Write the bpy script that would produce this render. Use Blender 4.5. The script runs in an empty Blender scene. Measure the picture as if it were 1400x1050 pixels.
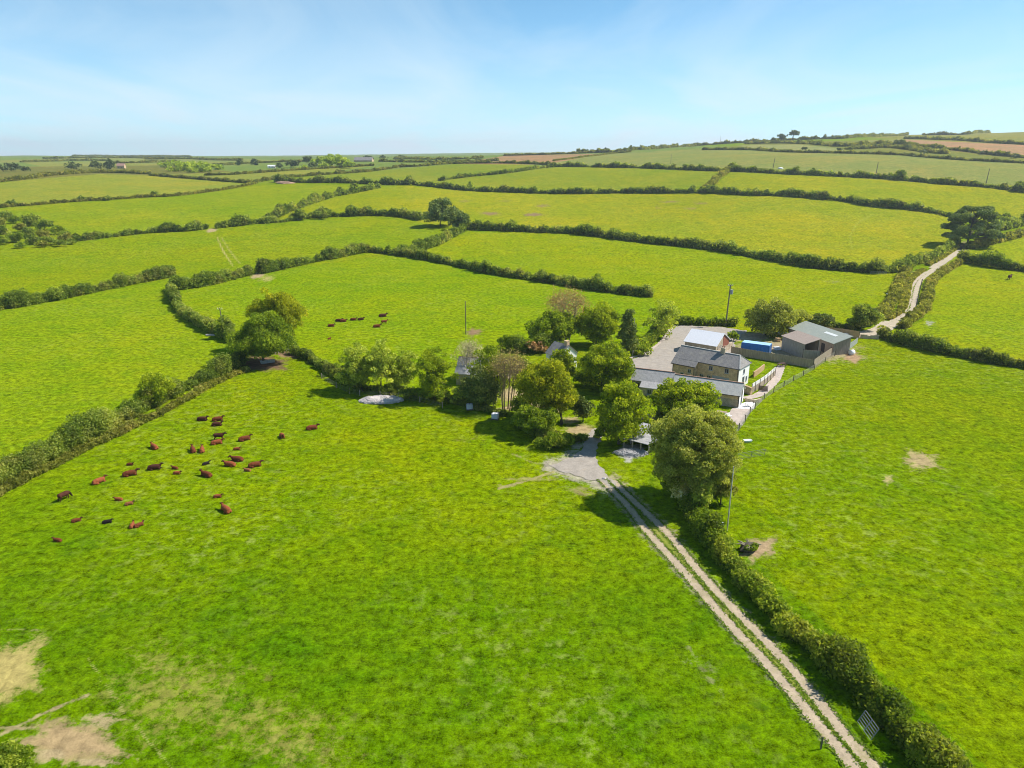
import bpy, bmesh, math, random
import numpy as np
from mathutils import Vector, Matrix

SEED = 7
rng = np.random.default_rng(SEED)
random.seed(SEED)
scene = bpy.context.scene
COL = scene.collection

# ------------------------------------------------------------------ camera model (photo is 1400 x 1050)
H = 45.0
FPX = 970.0
TP = 312.0 / 970.0
PITCH = math.atan(TP)
CP, SP = math.cos(PITCH), math.sin(PITCH)

# ------------------------------------------------------------------ terrain
_YS = [1, 180, 260, 350, 450, 600, 800, 1000, 1400, 2000, 2800, 4000, 5500, 7500]
_US = [-1.4, -.687, -.343, 0.0, .17, .343, .515, .687, 1.4]
_Z = [
 # -1.4 -.687 -.343  0     .17  .343  .515  .687  1.4
 [0,    0,    0,    0,    0,    0,    0,    0,    0],
 [0,    0,    0,    0,    0,    0,    0,    0,    0],
 [0,    0,    0,    0,    0,    0,    0,    0,    0],
 [0,    0,    0,    0,    0,    0.5,  1,    1,    1],
 [6,    6,    5,    4,    5,    8,    9,    9,    9],
 [14,   14,   14,   14,   16,   27,   28,   30,   30],
 [22,   22,   24,   27,   33,   45,   48,   46,   46],
 [27,   27,   29,   37,   44,   55,   62,   60,   60],
 [32,   32,   33,   43,   57,   68,   80,   82,   84],
 [39,   39,   37,   45.5, 62,   84,   95,   108,  115],
 [43,   43,   40,   46,   60,   86,   94,   108,  115],
 [46.5, 46.5, 40,   50,   55,   70,   80,   90,   90],
 [40,   40,   44,   72,   72,   60,   60,   60,   60],
 [20,   20,   20,   30,   30,   30,   30,   30,   30]]
_LY0, _LY1, _NY = math.log(30.0), math.log(7500.0), 500
_NU = 281
def _build_table():
    ly = np.linspace(_LY0, _LY1, _NY)
    uu = np.linspace(-1.4, 1.4, _NU)
    Z = np.array(_Z, float)
    t1 = np.array([np.interp(ly, np.log(_YS), Z[:, j]) for j in range(Z.shape[1])]).T
    t2 = np.array([np.interp(uu, _US, t1[i]) for i in range(_NY)])
    def blur(a, k, axis):
        w = np.hanning(k + 2)[1:-1]; w /= w.sum()
        pad = [(0, 0), (0, 0)]; pad[axis] = (k // 2, k // 2)
        p = np.pad(a, pad, mode='edge')
        return np.apply_along_axis(lambda m: np.convolve(m, w, 'valid'), axis, p)
    t2 = blur(t2, 31, 0); t2 = blur(t2, 31, 1)
    return t2
_TAB = _build_table()
def terrain(x, y):
    x = np.asarray(x, float); y = np.asarray(y, float)
    yy = np.maximum(y, 30.0)
    u = np.clip(x / yy, -1.399, 1.399)
    fi = np.clip((np.log(yy) - _LY0) / (_LY1 - _LY0) * (_NY - 1), 0, _NY - 1.001)
    fj = (u + 1.4) / 2.8 * (_NU - 1)
    i = fi.astype(int); j = fj.astype(int)
    a = fi - i; b = fj - j
    z = (_TAB[i, j] * (1 - a) * (1 - b) + _TAB[i + 1, j] * a * (1 - b)
         + _TAB[i, j + 1] * (1 - a) * b + _TAB[i + 1, j + 1] * a * b)
    k = np.clip((y - 330) / 400, 0, 1)
    z = z + k * (1.3 * np.sin(x * .011 + 1.0) * np.sin(y * .009 + .4) + .7 * np.sin(x * .023 + y * .017))
    return z
def tz(x, y): return float(terrain(x, y))
def ray(px, py):
    a = (px - 700) / FPX; b = (py - 525) / FPX
    return a, CP - b * SP, -SP - b * CP
_TY = np.exp(np.linspace(math.log(35), math.log(6500), 4000))
def gp(px, py):
    """ground point seen at a place of the photograph"""
    dx, dy, dz = ray(px, py)
    t = _TY / dy
    zr = H + t * dz
    g = terrain(t * dx, _TY)
    below = np.nonzero(zr < g)[0]
    if len(below):
        k = below[0]
        if k > 0:
            d0 = zr[k - 1] - g[k - 1]; d1 = zr[k] - g[k]
            f = d0 / (d0 - d1)
            tt = t[k - 1] + f * (t[k] - t[k - 1])
        else: tt = t[0]
    else:
        k = int(np.argmin((zr - g) / _TY)); tt = t[k]
    x, y = tt * dx, tt * dy
    return Vector((x, y, tz(x, y)))
def gpz(px, py, z):
    """point of the horizontal plane at height z"""
    dx, dy, dz = ray(px, py); t = (z - H) / dz
    return Vector((t * dx, t * dy, z))
def proj(p):
    d = p[1] * CP + (H - p[2]) * SP
    return 700 + FPX * p[0] / d, 525 + FPX * ((H - p[2]) * CP - p[1] * SP) / d
def scale_at(p): return FPX / (p[1] * CP + (H - p[2]) * SP)

# ------------------------------------------------------------------ small helpers
def tag(o, label=None, cat=None, group=None, kind=None):
    if label: o['label'] = label
    if cat: o['category'] = cat
    if group: o['group'] = group
    if kind: o['kind'] = kind
    return o
def empty(name, loc, rz=0.0):
    o = bpy.data.objects.new(name, None)
    o.empty_display_size = .5
    o.location = loc; o.rotation_euler = (0, 0, rz)
    COL.objects.link(o); return o
def link(name, me, mat=None, parent=None, loc=None, rz=0.0):
    if mat is not None and not len(me.materials): me.materials.append(mat)
    o = bpy.data.objects.new(name, me)
    COL.objects.link(o)
    if parent is not None: o.parent = parent
    if loc is not None: o.location = loc
    if rz: o.rotation_euler = (0, 0, rz)
    return o

class NB:
    """collects vertex / polygon arrays and builds one mesh"""
    def __init__(s): s.V = []; s.L = []; s.T = []; s.A = []; s.n = 0
    def add(s, V, F, a=0.5):
        V = np.asarray(V, float); F = np.asarray(F, int)
        if not len(F): return
        s.V.append(V); s.L.append((F + s.n).ravel()); s.T.append(np.full(len(F), F.shape[1]))
        s.A.append(np.broadcast_to(np.asarray(a, float), (len(F),)).copy()); s.n += len(V)
    def mesh(s, name, smooth=False):
        V = np.concatenate(s.V); L = np.concatenate(s.L); T = np.concatenate(s.T); A = np.concatenate(s.A)
        me = bpy.data.meshes.new(name)
        me.vertices.add(len(V)); me.vertices.foreach_set('co', V.ravel().astype(np.float32))
        me.loops.add(len(L)); me.loops.foreach_set('vertex_index', L.astype(np.int32))
        me.polygons.add(len(T))
        st = np.concatenate([[0], np.cumsum(T)[:-1]])
        me.polygons.foreach_set('loop_start', st.astype(np.int32))
        me.polygons.foreach_set('loop_total', T.astype(np.int32))
        me.polygons.foreach_set('use_smooth', np.full(len(T), smooth))
        at = me.attributes.new('v', 'FLOAT', 'FACE'); at.data.foreach_set('value', A.astype(np.float32))
        me.update(calc_edges=True); me.validate()
        return me

def _ico(sub):
    bm = bmesh.new(); bmesh.ops.create_icosphere(bm, subdivisions=sub, radius=1)
    V = np.array([v.co[:] for v in bm.verts]); F = np.array([[v.index for v in f.verts] for f in bm.faces]); bm.free()
    return V, F
ICO1 = _ico(1); ICO2 = _ico(2)
def unit(n):
    v = rng.normal(size=(n, 3)); return v / np.linalg.norm(v, axis=1)[:, None]
def leaves(nb, C, N, S, a, asp=.62):
    n = len(C)
    if n == 0: return
    N = N / (np.linalg.norm(N, axis=1)[:, None] + 1e-9)
    t = np.cross(N, unit(n)); t /= (np.linalg.norm(t, axis=1)[:, None] + 1e-9)
    b = np.cross(N, t)
    S = np.broadcast_to(S, (n,))[:, None] * rng.uniform(.7, 1.3, (n, 1))
    V = np.empty((n, 4, 3))
    V[:, 0] = C + t * S; V[:, 1] = C + b * S * asp + N * S * .15; V[:, 2] = C - t * S; V[:, 3] = C - b * S * asp + N * S * .15
    nb.add(V.reshape(-1, 3), np.arange(n * 4).reshape(n, 4), a)
def blob(nb, c, r, rz, S, a, cover=1.5, low=-.35, core=.74, spread=.26, an=.30):
    """one leafy clump: dark inner body plus leaf faces over it"""
    area = 4 * math.pi * ((r * r + 2 * r * rz) / 3) * .75
    n = max(6, int(cover * area / (1.24 * S * S)))
    d = unit(n); d = d[d[:, 2] > low]; n = len(d)
    k = 1 - spread + spread * 1.5 * rng.random((n, 1))
    C = np.asarray(c) + d * np.array([r, r, rz]) * k
    leaves(nb, C, d / np.array([r, r, rz]) * min(r, rz) * .6 + .75 * rng.normal(size=(n, 3)) + np.array([0, 0, .2]), S,
           np.clip(a + an * rng.normal(size=n) * .6, 0, 1))
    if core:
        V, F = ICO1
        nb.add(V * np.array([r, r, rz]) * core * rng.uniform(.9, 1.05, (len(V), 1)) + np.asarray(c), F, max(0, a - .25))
def tube(nb, P, R, sides=6, a=.5, cap=True):
    P = [Vector(p) for p in P]; n = len(P); V = []
    for i, p in enumerate(P):
        d = (P[min(i + 1, n - 1)] - P[max(i - 1, 0)]).normalized()
        u = d.cross(Vector((.31, .95, .03)) if abs(d.y) < .9 else Vector((1, 0, 0))).normalized(); w = d.cross(u)
        for k in range(sides):
            t = 2 * math.pi * k / sides
            V.append(p + (u * math.cos(t) + w * math.sin(t)) * R[i])
    F = [[i * sides + k, i * sides + (k + 1) % sides, (i + 1) * sides + (k + 1) % sides, (i + 1) * sides + k]
         for i in range(n - 1) for k in range(sides)]
    nb.add([v[:] for v in V], F, a)
    if cap:
        nb.add([v[:] for v in V[-sides:]], [list(range(sides))], a); nb.add([v[:] for v in V[:sides]], [list(range(sides))[::-1]], a)
BOXF = [[0, 3, 2, 1], [4, 5, 6, 7], [0, 1, 5, 4], [1, 2, 6, 5], [2, 3, 7, 6], [3, 0, 4, 7]]
def box(nb, x0, y0, z0, x1, y1, z1, a=.5):
    nb.add([(x0, y0, z0), (x1, y0, z0), (x1, y1, z0), (x0, y1, z0), (x0, y0, z1), (x1, y0, z1), (x1, y1, z1), (x0, y1, z1)], BOXF, a)
def hexa(nb, bottom, top, a=.5):
    nb.add([tuple(p) for p in bottom] + [tuple(p) for p in top], BOXF, a)
def bar(nb, p, q, w, h, a=.5):
    """rectangular bar from p to q"""
    p = Vector(p); q = Vector(q); d = (q - p).normalized()
    u = d.cross(Vector((0, 0, 1)))
    u = Vector((1, 0, 0)) if u.length < 1e-3 else u.normalized()
    v = u.cross(d).normalized()
    o = [(-1, -1), (1, -1), (1, 1), (-1, 1)]
    hexa(nb, [p + u * a_ * w / 2 + v * b_ * h / 2 for a_, b_ in o], [q + u * a_ * w / 2 + v * b_ * h / 2 for a_, b_ in o], a)

# ------------------------------------------------------------------ materials
def newmat(name):
    m = bpy.data.materials.new(name); m.use_nodes = True
    nt = m.node_tree; nt.nodes.clear()
    out = nt.nodes.new('ShaderNodeOutputMaterial')
    return m, nt, out
class G:
    """tiny node-graph writer"""
    def __init__(s, nt): s.nt = nt
    def n(s, t, **k):
        nd = s.nt.nodes.new('ShaderNode' + t)
        for a, b in k.items(): setattr(nd, a, b)
        return nd
    def l(s, a, b): s.nt.links.new(a, b)
    def noise(s, vec, scale, detail=4, rough=.55, dist=0.0):
        nd = s.n('TexNoise'); nd.inputs['Scale'].default_value = scale; nd.inputs['Detail'].default_value = detail
        nd.inputs['Roughness'].default_value = rough; nd.inputs['Distortion'].default_value = dist
        if vec is not None: s.l(vec, nd.inputs['Vector'])
        return nd.outputs['Fac']
    def ramp(s, fac, stops):
        nd = s.n('ValToRGB'); el = nd.color_ramp.elements
        while len(el) > 1: el.remove(el[-1])
        for i, (p, c) in enumerate(stops):
            e = el[0] if i == 0 else el.new(p)
            e.position = p; e.color = (c, c, c, 1) if isinstance(c, (int, float)) else (*c, 1)
        s.l(fac, nd.inputs['Fac']); return nd.outputs['Color']
    def mixc(s, f, a, b, mode='MIX'):
        nd = s.n('Mix', data_type='RGBA', blend_type=mode)
        nd.clamp_result = False
        for sk, v in ((nd.inputs['Factor'], f), (nd.inputs['A'], a), (nd.inputs['B'], b)):
            if hasattr(v, 'is_output'): s.l(v, sk)
            elif isinstance(v, (tuple, list)): sk.default_value = (*v, 1)
            else: sk.default_value = v
        # rgba sockets are later in the list
        return nd.outputs['Result']
    def math(s, op, a, b=0.0, clamp=False):
        nd = s.n('Math', operation=op, use_clamp=clamp)
        for i, v in enumerate((a, b)):
            if hasattr(v, 'is_output'): s.l(v, nd.inputs[i])
            else: nd.inputs[i].default_value = v
        return nd.outputs[0]
    def pos(s, kind='Object'): return s.n('TexCoord').outputs[kind]
    def mapping(s, vec, scale=(1, 1, 1), rot=(0, 0, 0)):
        m = s.n('Mapping'); m.inputs['Scale'].default_value = scale; m.inputs['Rotation'].default_value = rot
        s.l(vec, m.inputs['Vector']); return m.outputs[0]
    def bump(s, h, strength, dist=.1):
        b = s.n('Bump'); b.inputs['Strength'].default_value = strength; b.inputs['Distance'].default_value = dist
        s.l(h, b.inputs['Height']); return b.outputs[0]
    def bsdf(s, color, rough=.8, normal=None, spec=.3, metal=0.0):
        p = s.n('BsdfPrincipled')
        if hasattr(color, 'is_output'): s.l(color, p.inputs['Base Color'])
        else: p.inputs['Base Color'].default_value = (*color, 1)
        if hasattr(rough, 'is_output'): s.l(rough, p.inputs['Roughness'])
        else: p.inputs['Roughness'].default_value = rough
        p.inputs['Specular IOR Level'].default_value = spec; p.inputs['Metallic'].default_value = metal
        if normal is not None: s.l(normal, p.inputs['Normal'])
        return p
def _mixc_fix():
    # the Mix node has float, vector and colour sockets of the same names: pick the colour ones
    def mixc(s, f, a, b, mode='MIX'):
        nd = s.n('Mix', data_type='RGBA', blend_type=mode)
        ins = [i for i in nd.inputs if i.enabled]; out = [o for o in nd.outputs if o.enabled][0]
        for sk, v in zip(ins, (f, a, b)):
            if hasattr(v, 'is_output'): s.l(v, sk)
            elif isinstance(v, (tuple, list)): sk.default_value = (*v, 1)
            else: sk.default_value = v
        return out
    G.mixc = mixc
_mixc_fix()

def leaf_mat(name, dark, mid, light, trans=.55, rough=.6, dry=None):
    m, nt, out = newmat(name); g = G(nt)
    at = g.n('Attribute', attribute_name='v')
    c = g.ramp(at.outputs['Fac'], [(0.0, dark), (.5, mid), (1.0, light)])
    if dry:
        P = g.pos(); f = g.ramp(g.noise(P, .14, 4, .7), [(.48, 0), (.66, 1)])
        c = g.mixc(g.math('MULTIPLY', f, .5), c, g.mixc(1.0, dry, g.ramp(at.outputs['Fac'], [(0, .4), (.5, 1.0), (1, 1.8)]), 'MULTIPLY'))
    b = g.bsdf(c, rough, spec=.15)
    t = g.n('BsdfTranslucent'); g.l(g.mixc(1.0, c, (1.3, 1.25, .45), 'MULTIPLY'), t.inputs['Color'])
    mx = g.n('MixShader'); mx.inputs[0].default_value = trans
    g.l(b.outputs[0], mx.inputs[1]); g.l(t.outputs[0], mx.inputs[2]); g.l(mx.outputs[0], out.inputs[0])
    return m
def flat_mat(name, c, rough=.7, var=.25, scale=1.5, spec=.3, bump=0.0, metal=0.0, stops=None):
    """a plain surface with mottled wear"""
    m, nt, out = newmat(name); g = G(nt); P = g.pos()
    n = g.noise(P, scale, 6, .65)
    lo = tuple(x * (1 - var) for x in c); hi = tuple(min(1, x * (1 + var)) for x in c)
    col = g.ramp(n, [(.3, lo), (.7, hi)])
    nr = g.bump(g.noise(P, scale * 6, 5, .7), bump, .05) if bump else None
    g.l(g.bsdf(col, rough, nr, spec, metal).outputs[0], out.inputs[0]); return m
def stone_mat(name, c1, c2, mortar, scale=1.0):
    m, nt, out = newmat(name); g = G(nt); P = g.pos()
    # horizontal courses of rubble: use x+y so that walls of either direction get courses
    sx = g.n('SeparateXYZ'); g.l(P, sx.inputs[0])
    cb = g.n('CombineXYZ'); g.l(g.math('ADD', sx.outputs[0], sx.outputs[1]), cb.inputs[0]); g.l(sx.outputs[2], cb.inputs[1])
    wob = g.n('TexNoise'); wob.inputs['Scale'].default_value = 1.3
    g.l(P, wob.inputs['Vector'])
    vec = g.n('VectorMath', operation='ADD'); g.l(cb.outputs[0], vec.inputs[0])
    sc = g.n('VectorMath', operation='SCALE'); sc.inputs['Scale'].default_value = .25; g.l(wob.outputs['Color'], sc.inputs[0]); g.l(sc.outputs[0], vec.inputs[1])
    br = g.n('TexBrick'); g.l(vec.outputs[0], br.inputs['Vector'])
    br.inputs['Color1'].default_value = (*c1, 1); br.inputs['Color2'].default_value = (*c2, 1); br.inputs['Mortar'].default_value = (*mortar, 1)
    br.inputs['Scale'].default_value = scale; br.inputs['Mortar Size'].default_value = .03; br.inputs['Brick Width'].default_value = .62; br.inputs['Row Height'].default_value = .3
    col = g.mixc(.75, br.outputs['Color'], g.ramp(g.noise(P, .9, 6, .7), [(.25, .45), (.75, 1.5)]), 'MULTIPLY')
    g.l(g.bsdf(col, .9, g.bump(br.outputs['Fac'], -.5, .05), .2).outputs[0], out.inputs[0]); return m
def roof_mat(name, c, rows=3.2, var=.35, rough=.6, patch=(.45, .47, .42), pamt=.35, corr=False):
    m, nt, out = newmat(name); g = G(nt); P = g.pos()
    n = g.noise(P, .7, 6, .7); n2 = g.noise(P, 3.5, 4, .7)
    col = g.ramp(n2, [(.3, tuple(x * (1 - var) for x in c)), (.7, tuple(x * (1 + var) for x in c))])
    col = g.mixc(g.math('MULTIPLY', g.ramp(n, [(.5, 0), (.72, 1)]), pamt), col, patch)
    w = g.n('TexWave', wave_type='BANDS', bands_direction='X' if corr else 'Z'); g.l(P, w.inputs['Vector'])
    w.inputs['Scale'].default_value = rows; w.inputs['Distortion'].default_value = .0 if corr else .6
    col = g.mixc(.35, col, g.ramp(w.outputs['Fac'], [(.0, .62), (.35, 1.1)]), 'MULTIPLY')
    g.l(g.bsdf(col, rough, g.bump(w.outputs['Fac'], .35, .04), .35).outputs[0], out.inputs[0]); return m
def board_mat(name, c, var=.4, scale=3.0, bands=2.2, direction='X'):
    m, nt, out = newmat(name); g = G(nt); P = g.pos()
    s = (6, 6, .5) if direction != 'Z' else (.5, .5, 6)
    n = g.noise(g.mapping(P, s), scale * .4, 5, .7)
    col = g.ramp(n, [(.28, tuple(x * (1 - var) for x in c)), (.72, tuple(min(1, x * (1 + var)) for x in c))])
    w = g.n('TexWave', wave_type='BANDS', bands_direction=direction, wave_profile='SAW'); g.l(P, w.inputs['Vector']); w.inputs['Scale'].default_value = bands
    col = g.mixc(.7, col, g.ramp(w.outputs['Fac'], [(.0, .4), (.12, 1.0), (1.0, 1.12)]), 'MULTIPLY')
    g.l(g.bsdf(col, .85, g.bump(w.outputs['Fac'], .3, .03), .2).outputs[0], out.inputs[0]); return m
def glass_mat(name):
    m, nt, out = newmat(name); g = G(nt)
    g.l(g.bsdf((.02, .025, .03), .08, None, .6).outputs[0], out.inputs[0]); return m
def cow_mat(name):
    m, nt, out = newmat(name); g = G(nt); P = g.pos()
    oi = g.n('ObjectInfo')
    n = g.noise(P, 2.2, 4, .6)
    col = g.mixc(1.0, oi.outputs['Color'], g.ramp(n, [(.3, .65), (.7, 1.3)]), 'MULTIPLY')
    sx_ = g.n('SeparateXYZ'); g.l(P, sx_.inputs[0])
    col = g.mixc(g.math('MULTIPLY', g.ramp(g.math('DIVIDE', sx_.outputs[0], 1.6), [(.5, 0), (.62, 1)]), .75), col, (.03, .016, .012))
    g.l(g.bsdf(col, .75, g.bump(g.noise(P, 14, 3), .3, .03), .1).outputs[0], out.inputs[0]); return m
def gravel_mat(name, c, grass=(.10, .13, .02), gamt=.25):
    m, nt, out = newmat(name); g = G(nt); P = g.pos()
    n = g.noise(P, .8, 8, .7); n2 = g.noise(P, 7, 4, .8)
    col = g.ramp(n, [(.25, tuple(x * .72 for x in c)), (.75, tuple(x * 1.22 for x in c))])
    col = g.mixc(.6, col, g.ramp(n2, [(.3, .65), (.7, 1.35)]), 'MULTIPLY')
    n3 = g.noise(P, .55, 7, .75)
    col = g.mixc(g.math('MULTIPLY', g.ramp(n3, [(.54, 0), (.66, 1)]), gamt), col, grass)
    g.l(g.bsdf(col, .95, g.bump(n2, .5, .05), .15).outputs[0], out.inputs[0]); return m

M = {}
# foliage: dark / mid / light albedo of the leaves of each plant
M['hedge'] = leaf_mat('hedge_leaves', (0.0868, 0.138, 0.0154), (0.21, 0.288, 0.0375), (0.46, 0.511, 0.0938), dry=(0.383, 0.319, 0.11))
M['hedge_brown'] = leaf_mat('rough_bank_plants', (0.11, 0.131, 0.0168), (0.249, 0.268, 0.0368), (0.487, 0.456, 0.105), dry=(0.394, 0.308, 0.105))
M['hedge_green'] = leaf_mat('hawthorn_leaves', (0.0984, 0.163, 0.0105), (0.24, 0.333, 0.021), (0.492, 0.532, 0.063), dry=(0.345, 0.314, 0.0525))
M['hedge_far'] = leaf_mat('far_hedge_leaves', (0.115, 0.151, 0.0279), (0.208, 0.241, 0.0483), (0.416, 0.406, 0.102), dry=(0.353, 0.27, 0.089))
M['sycamore'] = leaf_mat('sycamore_leaves', (0.0974, 0.163, 0.0084), (0.216, 0.301, 0.0168), (0.418, 0.498, 0.0368))
M['lime'] = leaf_mat('young_sycamore_leaves', (0.139, 0.19, 0.0063), (0.348, 0.386, 0.0126), (0.641, 0.603, 0.0294))
M['spring'] = leaf_mat('spring_leaves', (0.118, 0.177, 0.0063), (0.278, 0.361, 0.0126), (0.529, 0.564, 0.0294))
M['ash'] = leaf_mat('ash_leaves', (0.174, 0.231, 0.0229), (0.382, 0.454, 0.0468), (0.68, 0.712, 0.114), .42)
M['willow'] = leaf_mat('willow_leaves', (.18, .205, .028), (.36, .395, .065), (.60, .59, .15), .5)
M['blossom'] = leaf_mat('blossom', (0.362, 0.37, 0.0924), (0.76, 0.673, 0.254), (0.85, 0.85, 0.624), .3)
M['redtwig'] = leaf_mat('red_budding_twigs', (0.237, 0.152, 0.0578), (0.488, 0.286, 0.116), (0.76, 0.455, 0.196), .25)
M['purpletwig'] = leaf_mat('grey_purple_twigs', (0.307, 0.252, 0.15), (0.579, 0.488, 0.3), (0.85, 0.774, 0.508), .25)
M['browntwig'] = leaf_mat('brown_twigs', (0.29, 0.202, 0.0578), (0.525, 0.386, 0.116), (0.725, 0.605, 0.185), .25)
M['conifer'] = leaf_mat('conifer_needles', (0.0695, 0.111, 0.0229), (0.151, 0.202, 0.0382), (0.305, 0.323, 0.0636), .2)
M['pine'] = leaf_mat('pine_needles', (0.0679, 0.116, 0.0279), (0.17, 0.232, 0.0508), (0.362, 0.399, 0.0826), .2)
M['fargreen'] = leaf_mat('far_copse_leaves', (0.181, 0.252, 0.0208), (0.38, 0.488, 0.03), (0.652, 0.707, 0.0809), .4)
M['fardark'] = leaf_mat('far_tree_leaves', (0.0635, 0.0925, 0.0323), (0.126, 0.165, 0.0485), (0.217, 0.252, 0.0693), .2)
M['bark'] = flat_mat('bark', (.10, .085, .06), .9, .4, 4, bump=.4)
M['barkpale'] = flat_mat('pale_bark', (.22, .19, .13), .9, .35, 4, bump=.4)
M['twig'] = flat_mat('bare_branches', (.20, .15, .08), .9, .3, 4)

# ------------------------------------------------------------------ ground sheet
def in_poly(px, py, poly):
    r = np.zeros(px.shape, bool); n = len(poly); j = n - 1
    for i in range(n):
        xi, yi = poly[i]; xj, yj = poly[j]
        if yi != yj:
            c = ((yi > py) != (yj > py)) & (px < (xj - xi) * (py - yi) / (yj - yi) + xi)
            r ^= c
        j = i
    return r
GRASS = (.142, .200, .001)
FIELDS = [  # outline (places of the photograph), sward colour
 ([(-400, 200), (1800, 200), (1800, 226), (-400, 240)], (0.14, 0.19, 0.0385)),
 ([(30, 222), (200, 219.5), (330, 222), (240, 226), (60, 228)], (0.2, 0.207, 0.042)),
 ([(0, 219), (120, 216), (125, 219), (0, 223)], (0.19, 0.198, 0.042)),
 ([(130, 215), (330, 217), (420, 221), (240, 221), (140, 219)], (0.19, 0.207, 0.048)),
 ([(-400, 232), (230, 226), (330, 236), (240, 241), (137, 238), (34, 247), (-400, 262)], (0.144, 0.1395, 0.03)),
 ([(-400, 420), (0, 421), (230, 383), (322, 466), (328, 503), (0, 663), (-400, 850)], (0.1625, 0.2279, 0.0032)),
 ([(240, 396), (345, 375), (545, 348), (890, 405), (915, 440), (870, 480), (700, 480), (640, 560), (486, 531), (400, 485), (320, 468)], (0.1591, 0.2258, 0.0018)),
 ([(-400, 421), (0, 421), (240, 380), (345, 374), (545, 347), (628, 319), (600, 303), (480, 296), (300, 312), (100, 329), (-400, 350)], (0.168, 0.2182, 0.0025)),
 ([(-400, 300), (0, 285), (103, 277), (240, 269), (330, 256), (390, 252), (470, 253), (560, 254), (470, 268), (384, 296), (300, 313), (100, 329), (-400, 350)], (0.18, 0.2256, 0.0049)),
 ([(-400, 300), (0, 284), (103, 276), (240, 268), (330, 256), (345, 252), (281, 246), (206, 240), (137, 238), (34, 246), (0, 250), (-400, 270)], (0.2115, 0.2255, 0.0225)),
 ([(206, 240), (470, 228), (510, 227), (345, 250), (281, 246)], (0.2, 0.2112, 0.03025)),
 ([(345, 250), (470, 236), (511, 234), (625, 224), (700, 224), (776, 229), (560, 253), (460, 250)], (0.176, 0.207, 0.015)),
 ([(355, 303), (470, 267), (518, 257), (560, 253), (575, 300), (480, 295)], (0.2047, 0.2295, 0.0049)),
 ([(570, 303), (552, 254), (700, 263), (950, 264), (1131, 273), (1310, 297), (1290, 345), (1230, 374), (946, 338), (789, 321), (640, 314)], (0.23, 0.241, 0.0072)),
 ([(640, 316), (789, 320), (946, 338), (1230, 372), (1215, 430), (1100, 452), (915, 448), (890, 405), (545, 348), (600, 336)], (0.1877, 0.232, 0.002)),
 ([(560, 253), (776, 228), (995, 232), (965, 263), (700, 263)], (0.187, 0.216, 0.011)),
 ([(962, 265), (1003, 233), (1138, 241), (1280, 251), (1500, 268), (1500, 312), (1300, 296), (1131, 273)], (0.2223, 0.2358, 0.0072)),
 ([(740, 226), (815, 211), (960, 204), (1160, 210), (1256, 214), (1500, 229), (1500, 268), (1280, 251), (1138, 241), (930, 232)], (0.2009, 0.209, 0.051)),
 ([(975, 203), (1040, 196), (1235, 190), (1242, 199), (1500, 222), (1500, 229), (1256, 214), (1160, 210), (1023, 205)], (0.1665, 0.17, 0.033)),
 ([(1010, 199), (1090, 197.5), (1150, 203), (1160, 208.5), (1023, 203.5)], (0.2295, 0.232, 0.078)),
 ([(1180, 192), (1235, 190), (1240, 196), (1190, 198)], (0.2125, 0.208, 0.0585)),
 ([(620, 224), (690, 213), (825, 210), (745, 225)], (0.2945, 0.1755, 0.084)),
 ([(1237, 190.5), (1500, 203), (1500, 222), (1349, 211), (1242, 199)], (0.323, 0.1935, 0.1)),
 ([(1180, 189), (1340, 176), (1500, 172), (1500, 203), (1237, 190)], (0.2025, 0.1913, 0.036)),
 ([(1300, 345), (1270, 395), (1262, 440), (1200, 455), (1240, 470), (1500, 520), (1500, 380), (1325, 360)], (0.195, 0.235, 0.003)),
 ([(1325, 341), (1500, 300), (1500, 385), (1316, 359)], (0.2188, 0.2499, 0.0042)),
]
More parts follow.
